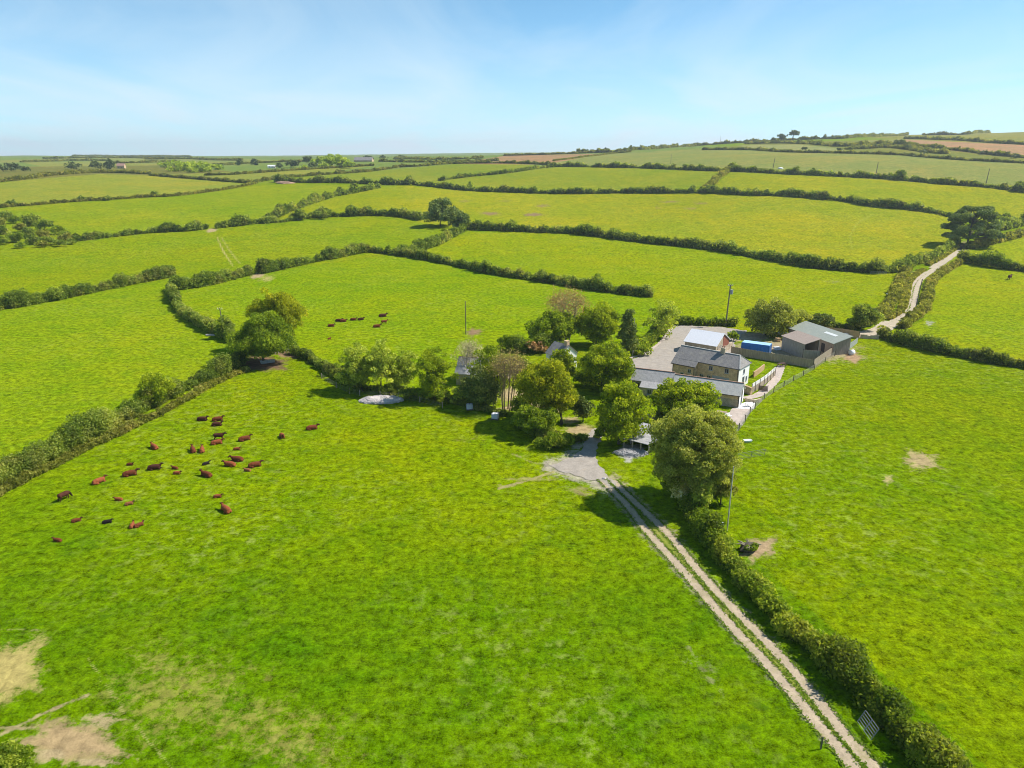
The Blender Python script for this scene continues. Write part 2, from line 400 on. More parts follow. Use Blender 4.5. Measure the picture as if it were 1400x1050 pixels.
# worn and bare places: centre, half size (photo), weight, colour
TAN = (.37, .285, .15); MUD = (.16, .10, .06); GREY = (.36, .34, .31); STRAW = (.40, .335, .14); BRN = (.24, .16, .09)
WORN = [
 (1259, 630, 30, 13, .82, (.38, .29, .15)), (1214, 656, 9, 7, .75, STRAW), (1037, 750, 28, 15, .95, (.36, .26, .15)),
 (6, 920, 54, 46, 1.0, (.38, .31, .105)), (98, 1014, 62, 32, 1.05, (.36, .26, .13)), (138, 985, 30, 13, .75, TAN), (75, 1030, 36, 14, .9, TAN), (240, 950, 150, 70, .52, (.26, .25, .05)),
 (350, 985, 120, 50, .50, (.27, .25, .05)), (400, 1020, 90, 40, .5, (.28, .25, .06)), (130, 1042, 30, 8, .9, TAN),
 (360, 497, 40, 10, 1.1, MUD), (393, 484, 18, 6, 1.1, BRN), (352, 377, 11, 4, 1.0, TAN), (365, 381, 14, 5, .6, STRAW),
 (289, 315, 9, 3, 1.0, TAN), (670, 292, 16, 3.2, .85, BRN), (728, 293.5, 14, 3, .95, BRN), (742, 281.5, 14, 3, .6, BRN),
 (690, 275, 14, 2.5, .45, BRN), (635, 275, 12, 2.5, .5, BRN), (916, 276, 15, 2.6, .65, BRN), (900, 284, 10, 2.4, .5, BRN), (958, 278, 18, 2.6, .6, BRN), (945, 285, 14, 2.4, .6, BRN),
 (1165, 488, 16, 8, 1.0, (.36, .24, .14)), (648, 454, 14, 5, .9, BRN), (795, 672, 22, 9, .65, (.26, .22, .09)), (715, 556, 26, 9, 1.1, TAN), (700, 540, 26, 12, .9, TAN),
 (792, 590, 24, 9, 1.2, TAN), (780, 575, 16, 6, .8, TAN), (690, 505, 26, 10, .7, TAN), (862, 618, 20, 10, 1.2, GREY), (760, 560, 14, 6, .8, TAN),
 (1255, 374, 10, 4, .9, TAN), (1120, 455, 60, 8, .9, (.34, .28, .18)), (1010, 460, 45, 8, 1.1, (.36, .29, .2)), (1090, 478, 90, 16, 1.0, (.34, .27, .17)),
 (1271, 442, 10, 4, .6, GREY), (1000, 575, 22, 10, .9, GREY), (1085, 395, 60, 3, .3, (.2, .22, .08)), (1140, 385, 22, 3, .45, (.22, .22, .12)), (970, 920, 20, 30, .28, (.24, .24, .10)),
 (940, 905, 14, 8, .35, (.26, .25, .14)), (640, 600, 30, 8, .3, BRN),
 (725, 655, 45, 3, .7, (.3, .27, .09)), (695, 664, 16, 2.5, .7, (.3, .27, .09)), (1315, 338, 16, 8, .7, (.2, .15, .1)), (30, 995, 50, 4, .6, TAN),
 (150, 940, 6, 40, .3, STRAW),
]
def build_ground():
    ysp = np.concatenate([np.arange(1120, 700, -2.2), np.arange(700, 300, -1.5), np.arange(300, 205, -.55)])
    dep = np.arctan((ysp - 525) / FPX) + PITCH
    Y = H / np.tan(np.maximum(dep, .006))
    Y = Y[Y < 900]
    Y = np.concatenate([np.linspace(-140, Y[0] - 3, 22), Y, np.exp(np.linspace(math.log(Y[-1] * 1.004), math.log(7400), 430))])
    u = np.concatenate([np.linspace(-1.35, -.80, 40)[:-1], np.linspace(-.80, .80, 700), np.linspace(.80, 1.35, 40)[1:]])
    n, m = len(Y), len(u)
    YY = np.repeat(Y[:, None], m, 1)
    W = np.where(Y > 60, Y, 60 + (60 - Y) * .0)
    XX = u[None, :] * W[:, None] * 1.0
    near = (Y < 200)[:, None]
    # the fan starts wide enough to stand under the drone as well
    XX = XX + np.where(near, np.sign(XX) * np.clip(200 - YY, 0, 400) * .35 * np.abs(u)[None, :] ** 2, 0)
    ZZ = terrain(XX, YY)
    d = YY * CP + (H - ZZ) * SP
    d = np.where(d > 5, d, 5)
    px = 700 + FPX * XX / d; py = 525 + FPX * ((H - ZZ) * CP - YY * SP) / d
    py = np.where(YY < 30, 2000, py)
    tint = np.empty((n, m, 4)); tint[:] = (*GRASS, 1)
    rough = np.ones((n, m))
    vis = YY > 0
    f = np.clip((py - 660) / 170, 0, 1)[..., None]     # deeper green down the field, plus shade seen at steep angles painted into tint
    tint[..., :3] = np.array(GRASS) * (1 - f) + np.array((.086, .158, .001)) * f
    jx = px; jy = py
    for poly, c in FIELDS:
        k = in_poly(jx, jy, poly) & vis
        tint[k, :3] = c
    right = in_poly(px, py, [(1000, 600), (1180, 470), (1500, 520), (1700, 1400), (1350, 1050), (960, 700)])
    tint[right, :3] = (.130, .186, .001)
    soil = np.zeros((n, m, 4)); soil[..., :3] = TAN
    for cx, cy, rx, ry, w, c in WORN:
        th = np.arctan2((py - cy) / ry, (px - cx) / rx)
        r = np.sqrt(((px - cx) / rx) ** 2 + ((py - cy) / ry) ** 2) * (1 + .16 * np.sin(2 * th + cx) + .13 * np.sin(5 * th + cy) + .09 * np.sin(9 * th + cx * 2))
        a = np.clip(1.35 - r, 0, 1) * w
        k = (a > soil[..., 3]) & vis
        soil[k, :3] = c; soil[k, 3] = a[k]
    # faint wheel marks
    for line, wd, w, c in [([(297, 325), (305, 343), (318, 363)], 1.6, .7, STRAW), ([(303, 325), (314, 343), (328, 360)], 1.6, .6, STRAW),
                           ([(1165, 340), (1162, 322), (1172, 305), (1195, 292)], 2, .6, (.3, .32, .04)),
                           ([(682, 668), (730, 654), (757, 645)], 2.2, .75, (.33, .28, .12)), ([(700, 620), (757, 645)], 2.0, .5, (.3, .28, .1)),
                           ([(940, 885), (975, 935), (990, 950)], 5, .4, (.25, .25, .1)), ([(0, 1005), (60, 975), (120, 950)], 3, .6, TAN),
                           ([(120, 900), (170, 975), (235, 1050)], 2.2, .5, STRAW), ([(822, 655), (860, 694), (886, 728), (937, 784), (989, 844), (1053, 913), (1104, 973), (1151, 1029), (1185, 1070)], 13, .62, (.36, .30, .20)), ([(838, 657), (869, 688), (916, 733), (954, 780), (1001, 831), (1061, 891), (1113, 951), (1160, 1011), (1215, 1070)], 13, .62, (.36, .30, .20)), ([(752, 637), (800, 650), (835, 668)], 14, .7, (.38, .33, .26)), ([(768, 632), (800, 600)], 10, .6, (.38, .33, .26)), ([(0, 860), (60, 862)], 3, .4, STRAW),
                           ([(1187, 610), (1180, 560), (1197, 548)], 1.6, .3, STRAW)]:
        for (x0, y0), (x1, y1) in zip(line[:-1], line[1:]):
            L2 = (x1 - x0) ** 2 + (y1 - y0) ** 2
            t = np.clip(((px - x0) * (x1 - x0) + (py - y0) * (y1 - y0)) / L2, 0, 1)
            dd = np.hypot(px - x0 - t * (x1 - x0), py - y0 - t * (y1 - y0))
            a = np.clip(1.4 - dd / wd, 0, 1) * w
            k = (a > soil[..., 3]) & vis
            soil[k, :3] = c; soil[k, 3] = a[k]
    idx = np.arange(n * m).reshape(n, m)
    F = np.stack([idx[:-1, :-1], idx[:-1, 1:], idx[1:, 1:], idx[1:, :-1]], -1).reshape(-1, 4)
    nb = NB(); nb.add(np.stack([XX, YY, ZZ], -1).reshape(-1, 3), F)
    me = nb.mesh('ground', True)
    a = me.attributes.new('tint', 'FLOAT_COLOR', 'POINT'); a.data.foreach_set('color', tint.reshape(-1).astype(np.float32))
    a = me.attributes.new('soil', 'FLOAT_COLOR', 'POINT'); a.data.foreach_set('color', soil.reshape(-1).astype(np.float32))
    m_, nt, out = newmat('meadow'); g = G(nt); P = g.pos()
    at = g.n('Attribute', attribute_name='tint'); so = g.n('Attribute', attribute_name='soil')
    n_fine = g.noise(P, .9, 7, .68)
    n_mid = g.noise(P, .16, 5, .6, .6)
    n_big = g.noise(P, .018, 4, .6, .4)
    n_tuft = g.noise(P, .42, 3, .5, .3)
    n_seed = g.noise(P, .55, 8, .74, .15)
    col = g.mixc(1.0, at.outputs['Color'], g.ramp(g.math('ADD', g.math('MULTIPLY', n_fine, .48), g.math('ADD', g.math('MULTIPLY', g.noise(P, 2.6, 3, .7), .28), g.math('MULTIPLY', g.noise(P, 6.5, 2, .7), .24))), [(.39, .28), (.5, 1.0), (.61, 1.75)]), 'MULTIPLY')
    # broad drifts of yellower and bluer grass
    col = g.mixc(1.0, col, g.ramp(n_big, [(.30, (.86, .97, .95)), (.5, (1, 1, 1)), (.70, (1.22, 1.06, 1.0))]), 'MULTIPLY')
    col = g.mixc(1.0, col, g.ramp(n_mid, [(.28, (.72, .86, .9)), (.5, (1, 1, 1)), (.74, (1.26, 1.12, 1.3))]), 'MULTIPLY')
    n_clump = g.noise(g.mapping(P, (.8, 1.5, 1), (0, 0, .3)), .40, 4, .6, .3)
    col = g.mixc(g.math('MULTIPLY', g.ramp(n_clump, [(.60, 0), (.70, 1)]), .62), col, (.050, .115, .003))
    # dark rank tufts and pale seeding patches
    tf = g.math('MULTIPLY', g.ramp(n_tuft, [(.62, 0), (.74, 1)]), g.ramp(n_big, [(.35, .35), (.65, .9)]))
    col = g.mixc(g.math('MULTIPLY', tf, .42), col, (.065, .150, .006))
    sf = g.math('MULTIPLY', g.ramp(n_seed, [(.53, 0), (.68, 1)]), g.ramp(g.noise(P, .03, 3, .5), [(.44, .05), (.60, .95)]))
    col = g.mixc(g.math('MULTIPLY', sf, .75), col, (.30, .355, .07))
    # worn ground, ragged at its edge
    k = g.math('ADD', so.outputs['Alpha'], g.math('MULTIPLY', g.math('SUBTRACT', g.noise(P, .8, 9, .8, .3), .5), 2.8))
    k = g.ramp(k, [(.34, 0), (.66, 1)])
    k = g.math('MULTIPLY', k, g.ramp(so.outputs['Alpha'], [(.02, 0), (.25, 1)]))
    k = g.math('MULTIPLY', k, g.ramp(so.outputs['Alpha'], [(.2, .55), (.9, 1)]))
    sc = g.mixc(1.0, so.outputs['Color'], g.ramp(g.noise(P, .9, 9, .75, .4), [(.28, .5), (.5, .95), (.72, 1.35)]), 'MULTIPLY')
    col = g.mixc(k, col, sc)
    hgt = g.math('ADD', n_fine, g.math('MULTIPLY', n_tuft, 1.2))
    nr = g.bump(hgt, .5, .4)
    b = g.bsdf(col, .9, nr, .0)
    g.l(b.outputs[0], out.inputs[0])
    o = link('ground', me, m_); tag(o, kind='structure'); o['label'] = 'rolling green pasture fields'
    return o
build_ground()

def jit(poly, step=1.0, amp=.18):
    """world polygon with a wandering edge"""
    out = []
    for p, q in zip(poly, poly[1:] + poly[:1]):
        n = max(1, int((q - p).length / step))
        for i in range(n):
            t = p.lerp(q, i / n); out.append(Vector((t.x + random.gauss(0, amp), t.y + random.gauss(0, amp), t.z)))
    return out
def sheet(name, pxs, mat, off, amp=.18, step=1.0):
    pts = jit([gp(*p) for p in pxs], step, amp)
    bm = bmesh.new(); f = bm.faces.new([bm.verts.new((p.x, p.y, tz(p.x, p.y) + off)) for p in pts])
    if f.normal.z < 0: bmesh.ops.reverse_faces(bm, faces=[f])
    bm.normal_update()
    if f.normal.z < 0: f.normal_flip()
    bmesh.ops.triangulate(bm, faces=bm.faces[:])
    me = bpy.data.meshes.new(name); bm.to_mesh(me); bm.free()
    o = link(name, me, mat); tag(o, kind='structure'); return o
def path_pts(pxs, step):
    P = [gp(*p) for p in pxs]; out = []
    for i in range(len(P) - 1):
        p0, p1, p2, p3 = P[max(i - 1, 0)], P[i], P[i + 1], P[min(i + 2, len(P) - 1)]
        n = max(1, int((p2 - p1).length / step))
        for k in range(n):
            t = k / n
            q = .5 * ((2 * p1) + (p2 - p0) * t + (2 * p0 - 5 * p1 + 4 * p2 - p3) * t * t + (3 * p1 - p0 - 3 * p2 + p3) * t ** 3)
            out.append(q)
    out.append(P[-1]); return out
def ribbon(nb, pxs, w, off, amp=.12, step=.6, wfun=None):
    P = path_pts(pxs, step); n = len(P); V = []
    for i, p in enumerate(P):
        d = (P[min(i + 1, n - 1)] - P[max(i - 1, 0)]); d.z = 0; d.normalize()
        s = Vector((-d.y, d.x, 0)); ww = w if wfun is None else w * wfun(i / (n - 1))
        for sd in (1, 0, -1):
            q = p + s * sd * (ww / 2 + random.gauss(0, amp) * (1 if sd else 0))
            V.append((q.x, q.y, tz(q.x, q.y) + off + (.01 if sd == 0 else 0)))
    F = [[3 * i + k + 1, 3 * i + k, 3 * i + 3 + k, 3 * i + 4 + k][::1] for i in range(n - 1) for k in (0, 1)]
    F = [f[::-1] for f in F]
    nb.add(V, F)
M['gravel'] = gravel_mat('pale_gravel', (.40, .32, .22), (.24, .23, .06), gamt=.6)
M['lane'] = gravel_mat('lane_gravel', (.44, .37, .27), (.22, .21, .06), gamt=.5)
M['asphalt'] = gravel_mat('worn_tarmac', (.335, .295, .25), (.40, .33, .25), .7)
M['verge'] = gravel_mat('track_verge', (.20, .23, .03), (.30, .25, .09), .8)
M['paving'] = gravel_mat('stone_paving', (.46, .385, .33), (.3, .3, .2), .2)
M['slab'] = gravel_mat('white_paving', (.72, .70, .68), (.5, .45, .4), .3)
nb = NB()
LR = [(822, 655), (840, 673), (860, 694), (886, 728), (937, 784), (989, 844), (1053, 913), (1104, 973), (1151, 1029), (1185, 1070), (1235, 1130)]
RR = [(838, 657), (852, 672), (869, 688), (916, 733), (954, 780), (1001, 831), (1061, 891), (1113, 951), (1160, 1011), (1215, 1070), (1270, 1130)]
ribbon(nb, LR, 1.15, .045, .07, .22); ribbon(nb, RR, 1.1, .045, .10, .22)
o = link('farm_track', nb.mesh('farm_track'), M['gravel']); tag(o, kind='structure')
nb = NB(); ribbon(nb, [((a[0] + b[0]) / 2, (a[1] + b[1]) / 2) for a, b in zip(LR, RR)], 1.5, .02, .1)
o = link('track_verge', nb.mesh('track_verge'), M['verge']); tag(o, kind='structure')
sheet('road', [(752, 637), (768, 630), (782, 626), (793, 615), (803, 596), (812, 586), (826, 588), (822, 600), (816, 616), (818, 634), (828, 650), (850, 668), (845, 674), (822, 658), (800, 656), (780, 648), (765, 644)], M['asphalt'], .06, .22, .9)
sheet('yard', [(926, 444.5), (916, 454), (905, 468), (883, 484), (863, 492), (852, 502), (862, 512), (905, 514), (940, 516), (985, 500), (1010, 482), (1003, 468), (1022, 452), (985, 447)], M['asphalt'], .05, .25, 1.2)
nb = NB(); ribbon(nb, [(862, 490), (883, 482), (903, 468), (914, 453), (924, 444)], .9, .08, .12)
o = link('yard_kerb', nb.mesh('yard_kerb'), M['paving']); tag(o, kind='structure')
nb = NB()
ribbon(nb, [(1160, 459), (1178, 457.5), (1203, 451), (1220, 440)], 4.6, .06, .2)
ribbon(nb, [(1217, 442), (1236, 424.5), (1242, 412), (1244, 400), (1247.5, 389), (1258, 378), (1279, 366)], 1.5, .07, .14)
ribbon(nb, [(1221, 444), (1246, 424), (1250, 412), (1252, 400), (1255, 390), (1263, 379.5), (1282, 366.5)], 1.5, .075, .14)
ribbon(nb, [(1276, 367), (1290, 357.5), (1303, 348.5), (1315, 342)], 3.6, .08, .2)
o = link('lane', nb.mesh('lane'), M['lane']); tag(o, kind='structure')
nb = NB(); ribbon(nb, [(1017, 545), (1036, 540.5), (1048, 532), (1060, 520), (1065, 509), (1068, 500)], 1.7, .05, .08)
ribbon(nb, [(1017, 558), (1009, 566), (1002, 580)], 3.2, .055, .1)
o = link('garden_path', nb.mesh('garden_path'), M['paving']); tag(o, kind='structure')
sheet('patio', [(1006, 559), (1030, 559.5), (1034, 551), (1021, 549), (1014, 552)], M['slab'], .08, .05)

# ------------------------------------------------------------------ hedges and banks
def hedge(label, pxs, h, w, mat='hedge', rag=.35, gaps=0.0, group='hedges between the fields', cover=1.25, name='hedge', lo=.17):
    if mat == 'hedge_far': h *= .72; w *= .8
    else: h *= .82; w *= .86
    P = path_pts(pxs, max(.45, .34 * h))
    base = P[len(P) // 2]; nb = NB(); ph = random.random() * 50; tone = 0.0
    for i, p in enumerate(P):
        s = scale_at(p); S = max(lo, 1.45 / s)
        d = P[min(i + 1, len(P) - 1)] - P[max(i - 1, 0)]; d.z = 0
        if d.length < 1e-6: continue
        d.normalize(); nrm = Vector((-d.y, d.x, 0))
        k = 1 + rag * (math.sin(i * .37 + ph) * .45 + math.sin(i * .13 + ph * 2) * .55 + random.gauss(0, .38))
        k = min(1.9, max(.4, k))
        if gaps and math.sin(i * .33 + ph) + math.sin(i * .13 + ph * 3) > 2 - 2 * gaps: k *= .35
        tone = .8 * tone + .2 * random.gauss(0, .38)
        for rep in range(3):
            hh = h * k * random.uniform(.8, 1.15)
            r = hh * random.uniform(.26, .46) if rep else max(hh * .40, w * .34)
            lat = (random.random() * 2 - 1) * max(0, w * .5 - r * .55) if rep else random.gauss(0, .1 * w)
            q = p + nrm * lat + d * random.gauss(0, .15 * h)
            zc = hh - r * random.uniform(.75, 1.0) if rep else hh * .42
            if rep == 2: zc = hh * random.uniform(.15, .5)
            if rep == 2 and random.random() < .07: r = h * random.uniform(.5, .8); zc = h * k * random.uniform(.7, .95)
            a = min(.95, max(.05, .47 + tone + random.gauss(0, .12)))
            c = np.array([q.x - base.x, q.y - base.y, tz(q.x, q.y) - base.z + zc])
            blob(nb, c, r, (hh * .52 if not rep else r * .85), S, a, cover, low=-.75, core=.72 if not rep else .5, an=.34, spread=.34)
    me = nb.mesh(name)
    o = link(name, me, M[mat], None, base)
    tag(o, label, 'hedge', group); return o

hedge('thick hawthorn hedge along the right side of the two-rut track in the foreground', [(940, 690), (958, 722), (990, 768), (1050, 832), (1095, 872), (1140, 912), (1185, 958), (1225, 1000), (1275, 1055), (1345, 1120)], 2.5, 3.1, 'hedge_green', .42, lo=.16)
hedge('low trimmed bank hedge at the foot of the tall bushes left of the cattle', [(337, 507), (300, 522), (232, 559), (180, 585), (130, 609), (85, 631), (40, 654), (0, 675), (-60, 712)], 1.15, 2.6, 'hedge_brown', .3)
hedge('row of tall rough bushes left of the cattle, behind the low bank hedge', [(328, 498), (300, 513), (262, 529), (225, 548), (190, 566), (160, 581), (125, 598), (85, 620), (50, 640), (15, 655), (-40, 684)], 3.4, 2.6, 'hedge', .42, .14)
hedge('dense hedge climbing from the two big sycamores to the hedge junction up left', [(235, 396), (238, 410), (248, 427), (265, 440), (285, 451), (300, 459), (318, 468)], 3.3, 2.6, 'hedge', .3)
hedge('long hedge from the left photo edge rising to the junction, with pale blossom', [(-40, 436), (0, 423), (18, 421), (69, 412), (103, 405), (137, 398), (171, 391), (205, 384), (236, 378)], 3.9, 3.2, 'hedge', .38)
hedge('short dark hedge right of the junction ending at the muddy gateway', [(243, 396), (262, 394), (285, 390), (310, 384), (341, 376)], 4.4, 3.6, 'hedge', .3)
hedge('hedge from the muddy gateway up to the upper corner of the cow field', [(358, 374), (395, 366), (428, 359), (465, 352), (503, 345), (542, 349)], 4.2, 3.4, 'hedge', .38)
hedge('bushy hedge climbing from the cow field corner to the dark pine clump', [(545, 349), (568, 344), (593, 337), (612, 328), (633, 316)], 4.3, 3.8, 'hedge', .35)
hedge('long hedge along the top of the cow field, running down to the yard', [(546, 350), (570, 353), (621, 363), (665, 373), (714, 381), (747, 386), (778, 391), (836, 400), (889, 406)], 3.6, 3.0, 'hedge', .33)
hedge('broad dark hedge from the dark pine clump to the lane gateway', [(638, 314), (668, 315), (700, 316), (745, 318), (789, 320), (861, 329), (900, 334), (946, 338), (1007, 347), (1060, 357), (1114, 366), (1196, 373), (1226, 371)], 4.6, 5.0, 'hedge', .3)
hedge('leafy hedge running left from the dark pine clump', [(478, 296), (494, 295), (520, 295), (546, 296), (574, 301)], 6.0, 4.5, 'hedge', .3)
hedge('thin hedge with scattered round bushes left of the far tyre-marked gateway', [(103, 330), (130, 327), (154, 324), (190, 320), (230, 317), (257, 316), (283, 313)], 3.6, 3.4, 'hedge', .55)
hedge('hedge with large round bushes right of the far tyre-marked gateway', [(297, 312), (325, 309), (350, 306), (384, 304), (419, 299), (445, 297), (478, 296)], 4.0, 3.6, 'hedge', .6)
hedge('diagonal hedge of separate dark bushes climbing right from the far gateway hedge', [(362, 304), (384, 295), (400, 288), (419, 281), (453, 270), (467, 267), (494, 262), (518, 257)], 4.6, 4.2, 'hedge', .55, .12)
hedge('dark shrubby hedge on the near edge of the far centre strip field', [(379, 249), (425, 250), (460, 250), (511, 252), (535, 253), (560, 253)], 5.0, 4.5, 'hedge', .5)
hedge('very long dark hedge crossing the hillside above the wide yellow-green field', [(566, 253), (597, 256), (631, 260), (665, 262), (700, 263), (759, 265), (844, 264), (920, 264), (977, 264), (1023, 267), (1074, 268), (1131, 273), (1160, 276), (1185, 281), (1217, 284), (1263, 289), (1300, 296)], 4.4, 4.2, 'hedge', .4)
hedge('short steep brown hedge joining the two long hedges on the right hillside', [(959, 262), (968, 256), (977, 250), (985, 243), (992, 238), (998, 231)], 4.6, 4.0, 'hedge_brown', .35)
hedge('long hedge below the pale sage field, running to the right photo edge', [(776, 228), (827, 229), (879, 230), (930, 232), (985, 234), (1023, 235), (1074, 238), (1138, 241), (1160, 242), (1229, 246), (1280, 251), (1323, 254), (1366, 258), (1400, 263), (1450, 268)], 4.0, 4.0, 'hedge', .45)
hedge('thin hedge rising right between two hillside fields to the pale sage field', [(600, 247), (625, 244), (649, 241), (700, 236), (750, 229), (776, 228)], 3.2, 3.6, 'hedge', .35)
hedge('far hedge below the brown ploughed field in the middle distance', [(460, 238), (511, 234), (546, 229), (580, 227), (625, 224), (690, 223.5), (759, 226)], 3.4, 4, 'hedge_far', .45)
hedge('straight far hedge across the left middle distance', [(281, 240), (333, 238), (419, 232), (470, 229), (511, 226.5)], 3.0, 4, 'hedge_far', .3)
hedge('far hedge climbing right from the reddish soil heap', [(350, 249.5), (379, 245), (419, 241), (470, 237)], 3.4, 4, 'hedge_far', .45)
hedge('thin hedge along the right top of the pale yellow field', [(206, 240), (230, 242), (255, 244), (281, 246), (333, 250), (350, 251)], 3.2, 4, 'hedge_far', .4)
hedge('heath and scrub band along the left top of the pale yellow field', [(-60, 258), (0, 249), (34, 245), (77, 239.5), (137, 236), (206, 238)], 3.4, 9, 'hedge_brown', .35)
hedge('grassy bank with a few round bushes below the pale yellow field', [(3, 284), (25, 282), (43, 281), (103, 276), (154, 273), (200, 270), (240, 268), (290, 262), (333, 255), (350, 251)], 2.3, 2.6, 'hedge_brown', .3)
hedge('rough bracken bank on the left side of the winding lane', [(1189, 440), (1205, 430), (1214, 421), (1221, 408), (1227, 394), (1233, 380), (1240, 371)], 2.6, 4.2, 'hedge_brown', .25)
hedge('tall gorse hedge on the left of the lane below the big pine', [(1237, 366), (1252, 361), (1268, 357), (1283, 350), (1294, 343), (1306, 334)], 3.9, 4.2, 'hedge', .28)
hedge('rough green hedge on the right side of the winding lane', [(1232, 449), (1243, 441), (1257, 430), (1266, 417), (1269, 404), (1271, 392), (1281, 380), (1296, 370), (1310, 362)], 2.4, 3.6, 'hedge_brown', .3)
hedge('low grassy bank between the bracken bank and the winding lane', [(1213, 437), (1230, 427), (1236, 415), (1239, 402), (1242, 389), (1251, 377), (1262, 370)], 1.1, 3.0, 'hedge_brown', .2)
hedge('narrow grassy verge between the gorse hedge and the upper lane', [(1268, 363), (1283, 355.5), (1297, 347), (1308, 339)], 1.2, 2.6, 'hedge_brown', .2)
hedge('long dark hedge below the lane along the top of the right foreground field', [(1204, 461), (1222, 467), (1237, 471), (1258, 476), (1280, 481), (1323, 490), (1366, 498), (1400, 503), (1450, 510)], 3.0, 3.0, 'hedge', .3)
hedge('dark hedge right of the lane above the field with one cow', [(1316, 358), (1332, 361), (1349, 364), (1375, 368), (1400, 371), (1450, 377)], 5.0, 4.4, 'hedge_green', .28)
hedge('rough hedge running right from the big pine beside the lane', [(1325, 340), (1340, 337), (1357, 333), (1380, 327), (1400, 322), (1450, 308)], 4.0, 4.6, 'hedge_brown', .3)
hedge('bushy hedge behind the big pine at the right photo edge', [(1340, 322), (1358, 316), (1380, 312), (1400, 307), (1450, 296)], 5.0, 6, 'hedge', .35)
hedge('shaded hedge from the two big sycamores down to the row of ash trees', [(402, 483), (420, 491), (440, 503), (455, 513), (470, 522), (486, 530)], 2.3, 2.4, 'hedge', .28)
hedge('low overgrown bank beneath the row of ash trees by the garden', [(486, 531), (510, 534), (544, 536), (580, 543), (610, 549), (640, 556), (668, 563), (688, 569)], 1.5, 2.0, 'hedge', .35)
hedge('dark evergreen hedge closing off the far side of the tarmac yard', [(927, 444), (945, 444), (965, 444.5), (985, 445), (1003, 446)], 2.6, 2.4, 'hedge_green', .12)
hedge('dark scrubby hedge behind the green-roofed shed and brown board fence', [(1106, 447), (1125, 448.5), (1150, 449), (1170, 449), (1188, 445)], 2.6, 3.0, 'hedge', .35)
hedge('dark garden hedge behind the white gabled cottage', [(712, 481), (728, 482), (745, 481), (768, 479)], 3.6, 2.6, 'hedge', .2)
hedge('bramble bank beneath the big garden tree beside the track mouth', [(706, 577), (722, 588), (740, 597), (760, 603), (778, 604), (796, 600)], 1.6, 3.2, 'hedge', .35)
hedge('bushes on the verge where the tarmac yard curves away', [(868, 483), (878, 476), (888, 468), (897, 459), (905, 452)], 2.4, 2.6, 'hedge_green', .3)
# far right hill
hedge('skyline hedge of the right hill running to the two far pines', [(790, 209), (827, 208.6), (861, 206), (905, 203), (950, 200), (980, 197.5), (1011, 195.5), (1047, 193.5), (1091, 191.5), (1130, 190), (1160, 189), (1200, 187), (1240, 185)], 5.5, 6, 'hedge_far', .6, group='far hedges on the hill')
hedge('hedge along the upper edge of the pale sage field', [(961, 205), (1023, 205), (1074, 208), (1115, 209), (1160, 210), (1229, 212), (1256, 214.6), (1314, 219), (1400, 223.5), (1450, 228)], 3.2, 5, 'hedge_far', .4, group='far hedges on the hill')
hedge('straight hedge above the brown ploughed field on the right hill', [(1237, 190), (1265, 190.5), (1297, 191.8), (1349, 195), (1400, 197.8), (1450, 201)], 5.0, 6, 'hedge_far', .35, group='far hedges on the hill')
hedge('scrubby hedge below the brown ploughed field on the right hill', [(1242, 199), (1290, 204), (1320, 207), (1349, 211), (1400, 215.8), (1450, 220)], 4.0, 6, 'hedge_far', .5, group='far hedges on the hill')
hedge('topmost hedge on the hill at the right photo edge', [(1262, 185), (1290, 184.5), (1320, 184), (1335, 181.5), (1352, 180)], 5.0, 6, 'hedge_far', .7, group='far hedges on the hill')
hedge('rough scrub hedge between the pale strip and the skyline below the far pines', [(1020, 197), (1060, 196), (1090, 196.5), (1125, 198.5), (1160, 200), (1200, 197), (1235, 199)], 4.0, 9, 'hedge_far', .6, .2, group='far hedges on the hill')
hedge('wide scrub thicket beside the brown field on the right hill', [(1160, 204), (1185, 203), (1210, 201.5), (1235, 203), (1262, 207), (1290, 210)], 4.5, 16, 'hedge_far', .6, .25, group='far hedges on the hill')
hedge('hedge along the far edge of the brown field in the middle distance', [(690, 213), (720, 212.3), (759, 211), (800, 209.5), (830, 208.5)], 3.2, 5, 'hedge_far', .4, group='far hedges on the hill')
hedge('faint boundary between the brown field and the pale sage field', [(757, 220), (790, 216), (830, 211), (862, 208)], 1.6, 3, 'hedge_far', .3, group='far hedges on the hill')
for lab, pts in (('uppermost faint hedge line on the far left hills', [(60, 217), (125, 216), (180, 216), (240, 217)]),
                 ('second faint hedge line down on the far left hills', [(30, 222), (80, 220.5), (120, 219.5), (150, 220)]),
                 ('faint far hedge between the dark conifers and the bright copse', [(160, 223.5), (200, 222.5), (240, 221.5)]),
                 ('faint far hedge above the bright left copse', [(200, 218), (260, 217.5), (330, 219.5)]),
                 ('faint far hedge right of the bright left copse', [(300, 226), (350, 223), (420, 221)]),
                 ('wooded rim of the far left skyline', [(100, 214), (130, 213.5), (190, 214), (235, 214.5), (260, 214.8)]),
                 ('scrub line in front of the slate-roofed far house', [(520, 221), (560, 222), (600, 222), (640, 221), (680, 220)]),
                 ('dark rough hedge left of the brown middle field', [(540, 217), (580, 218), (620, 218), (660, 216.5)])):
    hedge(lab, pts, 3.4, 9, 'hedge_far', .6, .3, group='faint hedges of the far country')

